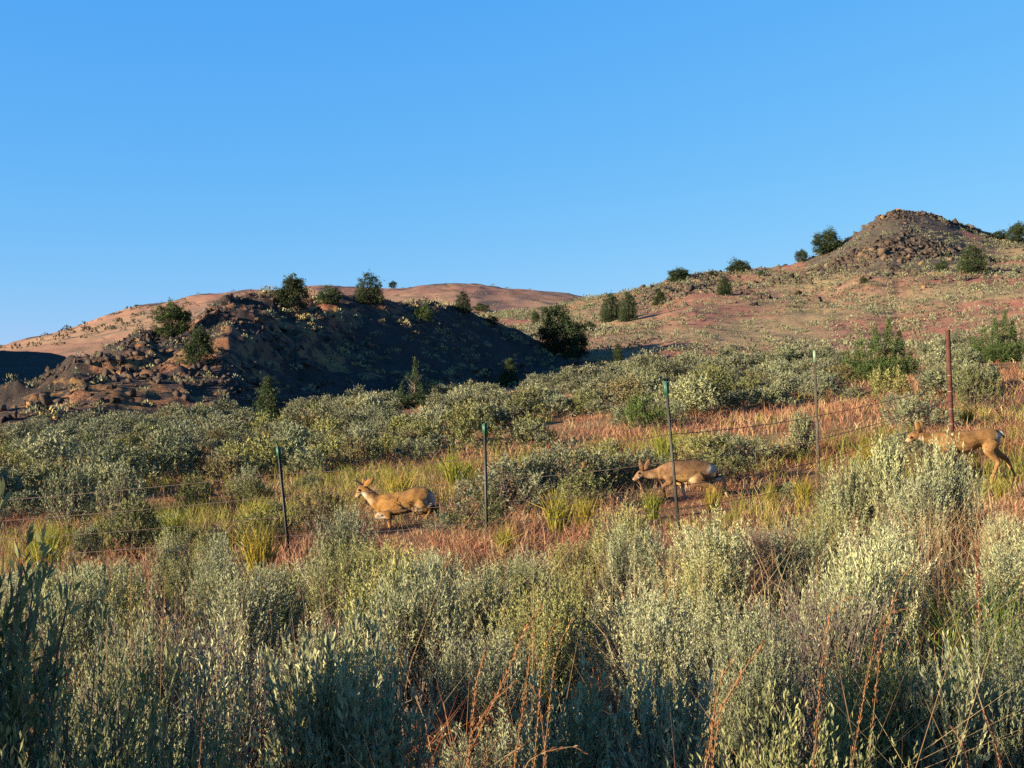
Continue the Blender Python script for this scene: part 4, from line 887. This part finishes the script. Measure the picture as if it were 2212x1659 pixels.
def catmull(A, k=7):
    A = np.asarray(A, float); P = np.concatenate([[2*A[0]-A[1]], A, [2*A[-1]-A[-2]]]); out = []
    for i in range(1, len(P)-2):
        t = np.linspace(0, 1, k, endpoint=False)[:, None]
        out.append(.5*((2*P[i])+(-P[i-1]+P[i+1])*t+(2*P[i-1]-5*P[i]+4*P[i+1]-P[i+2])*t*t+(-P[i-1]+3*P[i]-3*P[i+1]+P[i+2])*t**3))
    return np.concatenate(out+[A[-1:]])

def deer(name, label, m, origin, u0, v0, Y, chains, patches, ears, eye, antlers=None, coat=(.235, .122, .042), yaw=0):
    """chains: lists of (px, py, radius px, side px, width ratio) in a side view of scale m metres per px; origin: the px on the ground below"""
    ox, oy = origin; mb = MB()
    def emit(ch, k=16):
        A = np.array([list(c)+[0, .85][len(c)-3:] if len(c) < 5 else c for c in ch], float); C = catmull(A)
        C[:, 2] = np.maximum(C[:, 2], 4)
        P = np.stack([(C[:, 0]-ox)*m, C[:, 3]*m, -(C[:, 1]-oy)*m], 1); tg = nrm(np.gradient(P, axis=0)); lat = np.array([0, 1., 0])
        lat = nrm(lat[None]-tg*tg[:, 1:2]); up = np.cross(tg, lat); an = np.arange(k)*2*math.pi/k
        R = C[:, 2]*m
        V = P[:, None]+(np.cos(an)[None, :, None]*up[:, None]*R[:, None, None]+np.sin(an)[None, :, None]*lat[:, None]*(R*C[:, 4])[:, None, None])
        n = len(P); V = np.concatenate([V.reshape(-1, 3), [P[0]-tg[0]*R[0]*.5, P[-1]+tg[-1]*R[-1]*.5]])
        i = np.arange(n-1)[:, None]*k; j = np.arange(k)[None]; j2 = (j+1) % k
        Q = np.stack([i+j, i+j2, i+k+j2, i+k+j], -1).reshape(-1, 4); a_ = np.arange(k); a2 = (a_+1) % k
        mb.add(V, Q, np.concatenate([np.stack([a2, a_, np.full(k, n*k)], 1), np.stack([(n-1)*k+a_, (n-1)*k+a2, np.full(k, n*k+1)], 1)]))
    for ch in chains: emit(ch)
    for ch in ears: emit(ch, 12)
    raw = bpy.data.objects.new('raw', mb.mesh('raw')); COL.objects.link(raw)
    md = raw.modifiers.new('r', 'REMESH'); md.mode = 'VOXEL'; md.voxel_size = .009
    sm = raw.modifiers.new('s', 'SMOOTH'); sm.factor = .5; sm.iterations = 4
    bpy.context.view_layer.update(); dg = bpy.context.evaluated_depsgraph_get()
    me = bpy.data.meshes.new_from_object(raw.evaluated_get(dg)); bpy.data.objects.remove(raw)
    me.polygons.foreach_set('use_smooth', np.ones(len(me.polygons), bool)); me.materials.clear(); me.materials.append(M_COAT)
    co = np.zeros(len(me.vertices)*3, np.float32); me.vertices.foreach_get('co', co); co = co.reshape(-1, 3)
    px = co[:, 0]/m+ox; py = oy-co[:, 2]/m; cl = np.tile(np.array(coat), (len(co), 1))
    for (cx, cy, rr_, col, soft, side) in patches:
        d = np.hypot(px-cx, py-cy)/rr_; k = 1-sstep(1-soft, 1+soft*.3, d)
        if side: k = k*(np.sign(side)*co[:, 1] > abs(side)*m-1e-6)
        cl = cl*(1-k[:, None])+np.array(col)*k[:, None]
    at = me.attributes.new('coat', 'FLOAT_COLOR', 'POINT'); at.data.foreach_set('color', np.concatenate([cl, np.ones((len(cl), 1))], 1).astype(np.float32).ravel())
    x = (u0-CU)/F*Y; z = GZ(x, Y); zz = (CV-v0)/F*Y
    e = link(name, me, None, (x, Y, zz), yaw); tag(e, label, 'deer')
    for sgn in (-1, 1):
        bm = bmesh.new(); bmesh.ops.create_uvsphere(bm, u_segments=10, v_segments=8, radius=.020); em = bpy.data.meshes.new('eye'); bm.to_mesh(em); bm.free(); em.materials.append(M_EYE)
        link('eye', em, e, ((eye[0]-ox)*m, sgn*eye[2]*m, -(eye[1]-oy)*m))
    if antlers:
        for an_ in antlers:
            ab = MB()
            for br in an_:
                B = np.array(br, float); C = catmull(B, 5); ab.tube(np.stack([(C[:, 0]-ox)*m, C[:, 3]*m, -(C[:, 1]-oy)*m], 1), C[:, 2]*m, 8, .5)
            link('antler', ab.mesh('antler', M_ANT, True), e)
    return e
WHT = (.46, .39, .31); PALE = (.36, .235, .125); BLK = (.02, .016, .014); LEG = (.28, .145, .055); BR = (.12, .065, .030); BK1 = (.17, .088, .032)

# right doe: pixels of a crop at (2160, 980), 5.53 per source px
mD = 18/F*.1563
deer('mule_deer', 'mule deer doe with white tail walking left, partly behind pale sagebrush at the right', mD, (1500, 1285), 1866+1500*.1563, 847+1285*.1563, 17.8,
 [[(1868, 610, 52), (1800, 620, 112, 0, .8), (1700, 640, 138, 0, .82), (1580, 650, 122, 0, .9), (1420, 690, 150, 0, .92), (1260, 705, 152, 0, .86), (1140, 705, 132, 0, .80), (1050, 695, 98, 0, .8)],
  [(1130, 660, 110, 0, .7), (1020, 660, 92, 0, .62), (900, 640, 72, 0, .62), (800, 612, 66, 0, .66), (735, 598, 58, 0, .7)],
  [(770, 590, 48, 0, .8), (715, 605, 62, 0, .78), (668, 640, 54, 0, .72), (625, 675, 38, 0, .72), (592, 700, 27, 0, .8)],
  [(1190, 770, 95, -75, .6), (1200, 860, 60, -85, .7), (1205, 930, 36, -85), (1190, 1050, 24, -85), (1205, 1105, 21, -85), (1235, 1190, 17, -85), (1222, 1215, 18, -85), (1205, 1235, 17, -85)],
  [(1140, 770, 80, 75, .6), (1150, 880, 46, 85, .7), (1155, 950, 32, 85), (1140, 1060, 24, 85), (1130, 1170, 17, 85), (1120, 1245, 17, 85), (1100, 1280, 20, 85)],
  [(1740, 680, 118, -60, .62), (1700, 790, 92, -80, .62), (1740, 870, 58, -80, .7), (1815, 965, 34, -80, .8), (1790, 1040, 27, -80), (1755, 1150, 20, -80), (1735, 1240, 18, -80), (1715, 1282, 21, -80)],
  [(1800, 660, 110, 60, .62), (1800, 780, 90, 80, .62), (1880, 860, 58, 80, .7), (2005, 940, 32, 80, .8), (2045, 1030, 26, 80), (2110, 1130, 19, 80), (2135, 1210, 18, 80), (2140, 1260, 20, 80)],
  [(1835, 520, 22), (1880, 545, 24), (1915, 590, 24), (1935, 640, 14)]],
 [(1250, 560, 110, BK1, 1.0, 0), (1450, 540, 110, BK1, 1.0, 0), (1650, 520, 110, BK1, 1.0, 0), (1868, 620, 95, WHT, .5, 0), (1890, 555, 48, WHT, .4, 0), (1935, 640, 40, BLK, .4, 0), (1430, 860, 110, PALE, .8, 0), (1600, 800, 50, PALE, .7, 0), (1675, 850, 42, WHT, .7, 1), (1840, 520, 60, BR, .6, 0),
  (760, 680, 60, WHT, .7, 0), (620, 690, 60, PALE, .6, 0), (650, 715, 40, WHT, .6, 0), (588, 700, 16, BLK, .4, 0), (700, 560, 45, BR, .6, 0), (1190, 1060, 110, LEG, .7, 0), (1790, 1040, 120, LEG, .7, 0), (2080, 1080, 130, LEG, .7, 0),
  (1204, 1240, 17, BLK, .3, 0), (1100, 1284, 26, BLK, .3, 0), (1712, 1284, 26, BLK, .3, 0), (2140, 1264, 26, BLK, .3, 0)],
 [[(757, 560, 18, -42, .45), (738, 510, 40, -62, .38), (720, 440, 38, -74, .38), (716, 408, 12, -78, .5)], [(782, 560, 18, 42, .45), (806, 515, 38, 62, .38), (832, 450, 36, 76, .38), (842, 425, 12, 82, .5)]], (652, 632, 36))

# middle doe: crop at (1500, 1050), 4.424 per source px
mD = 18.5/F*.1953
deer('mule_deer', 'mottled doe crouching low with neck stretched out behind the dark third post', mD, (950, 945), 1296+950*.1953, 907+945*.1953, 18.5,
 [[(1245, 575, 40), (1205, 560, 84, 0, .82), (1110, 560, 112, 0, .84), (980, 565, 122, 0, .92), (850, 565, 122, 0, .9), (740, 575, 98, 0, .82), (650, 590, 70, 0, .8)],
  [(740, 580, 84, 0, .7), (640, 592, 62, 0, .65), (560, 602, 50, 0, .65), (490, 592, 46, 0, .7)],
  [(500, 585, 38, 0, .8), (455, 595, 43, 0, .8), (420, 625, 36, 0, .76), (392, 652, 27, 0, .76), (370, 670, 19, 0, .85)],
  [(760, 620, 70, -55, .6), (765, 675, 44, -62, .7), (725, 710, 28, -62), (688, 742, 21, -62), (705, 800, 15, -62), (712, 880, 14, -62), (700, 930, 17, -62)],
  [(850, 630, 66, 55, .6), (885, 690, 38, 62, .7), (918, 740, 24, 62), (938, 815, 18, 62), (962, 890, 14, 62), (975, 925, 17, 62)],
  [(1100, 600, 88, -52, .62), (1040, 660, 66, -62, .65), (1130, 705, 40, -62, .75), (1255, 742, 25, -62), (1245, 810, 19, -62), (1228, 885, 14, -62), (1215, 930, 17, -62)],
  [(1170, 590, 80, 52, .62), (1180, 660, 56, 62, .65), (1270, 668, 40, 62, .75), (1385, 640, 25, 62), (1385, 720, 20, 62), (1408, 820, 15, 62), (1440, 880, 15, 62), (1452, 910, 14, 62)],
  [(1230, 495, 16), (1265, 525, 18), (1290, 570, 18), (1296, 625, 10)]],
 [(1235, 560, 75, WHT, .5, 0), (1270, 530, 40, WHT, .4, 0), (1296, 622, 30, BLK, .4, 0), (900, 670, 90, (.50, .31, .12), .8, 0), (1000, 660, 70, PALE, .8, 0), (950, 460, 90, BR, .7, 0), (1080, 455, 90, BR, .7, 0), (850, 470, 70, BR, .7, 0),
  (440, 650, 40, WHT, .7, 0), (380, 668, 30, PALE, .5, 0), (368, 672, 11, BLK, .4, 0), (560, 640, 60, PALE, .7, 0), (450, 560, 25, BR, .6, 0), (1395, 640, 28, (.45, .22, .08), .4, 0), (1330, 690, 60, WHT, .5, 0), (940, 800, 90, WHT, .6, 0), (1240, 800, 90, LEG, .6, 0), (1410, 790, 90, PALE, .6, 0),
  (700, 932, 20, BLK, .3, 0), (975, 928, 20, BLK, .3, 0), (1215, 932, 20, BLK, .3, 0), (1455, 914, 20, BLK, .3, 0)],
 [[(475, 562, 13, -30, .45), (460, 525, 29, -42, .38), (443, 470, 26, -50, .38), (434, 436, 8, -52, .5)], [(500, 560, 13, 30, .45), (520, 525, 30, 44, .38), (543, 470, 27, 54, .38), (556, 436, 8, 57, .5)]], (432, 590, 30), coat=(.20, .108, .048))

# buck: crop at (800, 1100), 3.687 per source px
mD = 18.5/F*.2344
deer('mule_deer', 'tan buck with small dark velvet antlers trotting left between the first two posts', mD, (780, 875), 691+780*.2344, 950.5+875*.2344, 18.5,
 [[(1025, 540, 36), (985, 525, 78, 0, .84), (915, 535, 100, 0, .86), (800, 570, 104, 0, .92), (690, 590, 106, 0, .88), (600, 600, 100, 0, .8), (540, 610, 70, 0, .8)],
  [(600, 590, 90, 0, .72), (530, 570, 72, 0, .66), (475, 525, 54, 0, .66), (425, 475, 46, 0, .7), (395, 440, 40, 0, .75)],
  [(410, 432, 36, 0, .8), (388, 445, 38, 0, .8), (368, 480, 32, 0, .76), (350, 512, 24, 0, .76), (336, 530, 17, 0, .85)],
  [(620, 640, 66, -48, .6), (640, 690, 38, -55, .7), (645, 735, 24, -55), (652, 800, 15, -55), (655, 850, 13, -55), (648, 868, 16, -55)],
  [(570, 640, 58, 48, .6), (545, 690, 32, 55, .7), (515, 716, 21, 55), (565, 720, 15, 55), (612, 718, 13, 55), (628, 726, 12, 55)],
  [(945, 560, 82, -46, .62), (905, 630, 56, -55, .65), (960, 640, 36, -55, .75), (1035, 592, 22, -55), (1012, 650, 17, -55), (985, 745, 12, -55), (975, 780, 14, -55)],
  [(975, 560, 76, 46, .62), (955, 640, 50, 55, .65), (1010, 650, 34, 55, .75), (1075, 632, 21, 55), (1078, 700, 16, 55), (1075, 800, 12, 55), (1060, 860, 14, 55)],
  [(1020, 475, 13), (1040, 510, 16), (1046, 560, 15), (1042, 610, 9)]],
 [(640, 490, 70, BK1, 1.0, 0), (780, 470, 70, BK1, 1.0, 0), (900, 440, 70, BK1, 1.0, 0), (1035, 540, 70, WHT, .5, 0), (1042, 612, 26, BLK, .4, 0), (800, 665, 80, PALE, .8, 0), (900, 630, 60, PALE, .7, 0), (400, 510, 45, WHT, .7, 0), (345, 520, 26, PALE, .6, 0), (334, 532, 9, BLK, .4, 0), (385, 415, 26, BR, .6, 0), (462, 478, 34, BR, .8, 0), (505, 515, 34, BR, .8, 0), (455, 560, 50, PALE, .7, 0), (560, 720, 60, WHT, .6, 0), (650, 760, 60, LEG, .6, 0),
  (648, 870, 18, BLK, .3, 0), (632, 727, 14, BLK, .3, 0)],
 [[(412, 418, 12, -32, .45), (438, 400, 27, -46, .38), (472, 372, 25, -56, .38), (505, 344, 8, -60, .5)], [(402, 415, 12, 30, .45), (398, 385, 20, 48, .38), (392, 362, 16, 62, .38), (388, 345, 7, 68, .5)]], (366, 458, 27),
 antlers=[[[(380, 405, 9, -14), (358, 385, 8, -26), (335, 372, 7, -36), (306, 370, 5, -40)], [(352, 382, 7, -28), (338, 355, 6, -36), (330, 330, 4, -38)]],
          [[(398, 405, 9, 14), (425, 385, 8, 26), (450, 362, 7, 34), (466, 338, 5, 38)], [(428, 383, 7, 26), (420, 355, 6, 32), (410, 320, 4, 34)]]], coat=(.26, .130, .036))

# ------------------------------------------------------------------ labels of the sagebrush
LAND = [('the buck', 850, 1080), ('the middle doe', 1480, 1035), ('the right doe', 2090, 980), ('the leftmost fence post', 612, 1080), ('the second fence post', 1050, 1045), ('the third fence post', 1450, 970), ('the thin pale post', 1764, 900),
        ('the rusty pipe post', 2052, 820), ('the thin-leader juniper', 895, 840), ('the ragged spire juniper', 577, 870), ('the many-pointed juniper', 1908, 760), ('the purplish twiggy bush', 390, 1350), ('the straw stalks', 1080, 1480), ('the orange seed heads', 1600, 1450), ('the green reeds', 2150, 1310), ('the tall loose bush', 285, 1120), ('the dark left corner', 120, 1530), ('the lava slope', 250, 900)]
seen = {}
for p in placed:
    if p['label']: continue
    vc = p['v']+.5*p['h']*F/p['y']; n_, lu, lv = min(LAND, key=lambda L: math.hypot(p['u']-L[1], (vc-L[2])*1.4))
    du, dv = p['u']-lu, vc-lv
    rel = ('right of ' if du > 0 else 'left of ') if abs(du) > abs(dv)*1.3 else ('in front of ' if dv > 0 else 'behind ')
    rel2 = ('close ' if math.hypot(du, dv) < 90 else 'well ' if math.hypot(du, dv) > 210 else '') if rel not in ('in front of ', 'behind ') else ('just ' if math.hypot(du, dv) < 90 else 'well ' if math.hypot(du, dv) > 210 else '')
    size = 'large' if p['r'] > .55 else 'small' if p['r'] < .36 else 'middling'
    habit = 'twiggy' if p['kind'] == 'twig' else 'tall' if p['h'] > p['r']*2.1 else 'squat' if p['h'] < p['r']*1.35 else 'rounded'
    p['label'] = f"{size} {habit} {p['tint']} sagebrush {rel2}{rel}{n_}"
    seen.setdefault(p['label'], []).append(p)
for lab, ps in seen.items():
    if len(ps) > 2:
        for p in ps:
            vc = p['v']+.5*p['h']*F/p['y']; q = sorted(LAND, key=lambda L: math.hypot(p['u']-L[1], (vc-L[2])*1.4))[1:3]
            p['label'] += ', by '+q[0 if p is not ps[-1] else (0 if len(ps) < 3 else 1)][0]
by = {}
for p in placed: by.setdefault(p['label'], []).append(p)
for lab, ps in by.items():
    if len(ps) == 2:
        ps.sort(key=lambda p: p['y']); ps[0]['label'] += ', nearer'; ps[1]['label'] += ', farther'
for p in placed:
    if len(p['label'].split()) > 16: p['label'] = p['label'].replace('well ', '').replace('close ', '').replace('just ', '')
    if len(p['label'].split()) > 16: p['label'] = p['label'].replace(' sagebrush', ' sage', 1).replace('grey-green ', '')
    p['o']['label'] = p['label']
    p['o']['group'] = 'sagebrush in the foreground thicket' if p['y'] < 12 else 'sagebrush of the grass strip' if p['kind'] == 'mid' else 'sagebrush of the belt below the hills'

# one overall reflectance for every surface, matched to the exposure
for m in bpy.data.materials:
    nt = m.node_tree
    for nd in list(nt.nodes):
        sock = nd.inputs.get('Base Color') if nd.type == 'BSDF_PRINCIPLED' else nd.inputs.get('Color') if nd.type == 'BSDF_TRANSLUCENT' else None
        if sock is not None and sock.is_linked: nt.links.new(mix(nt, 1.0, sock.links[0].from_socket, (.80, .80, .80), 'MULTIPLY'), sock)
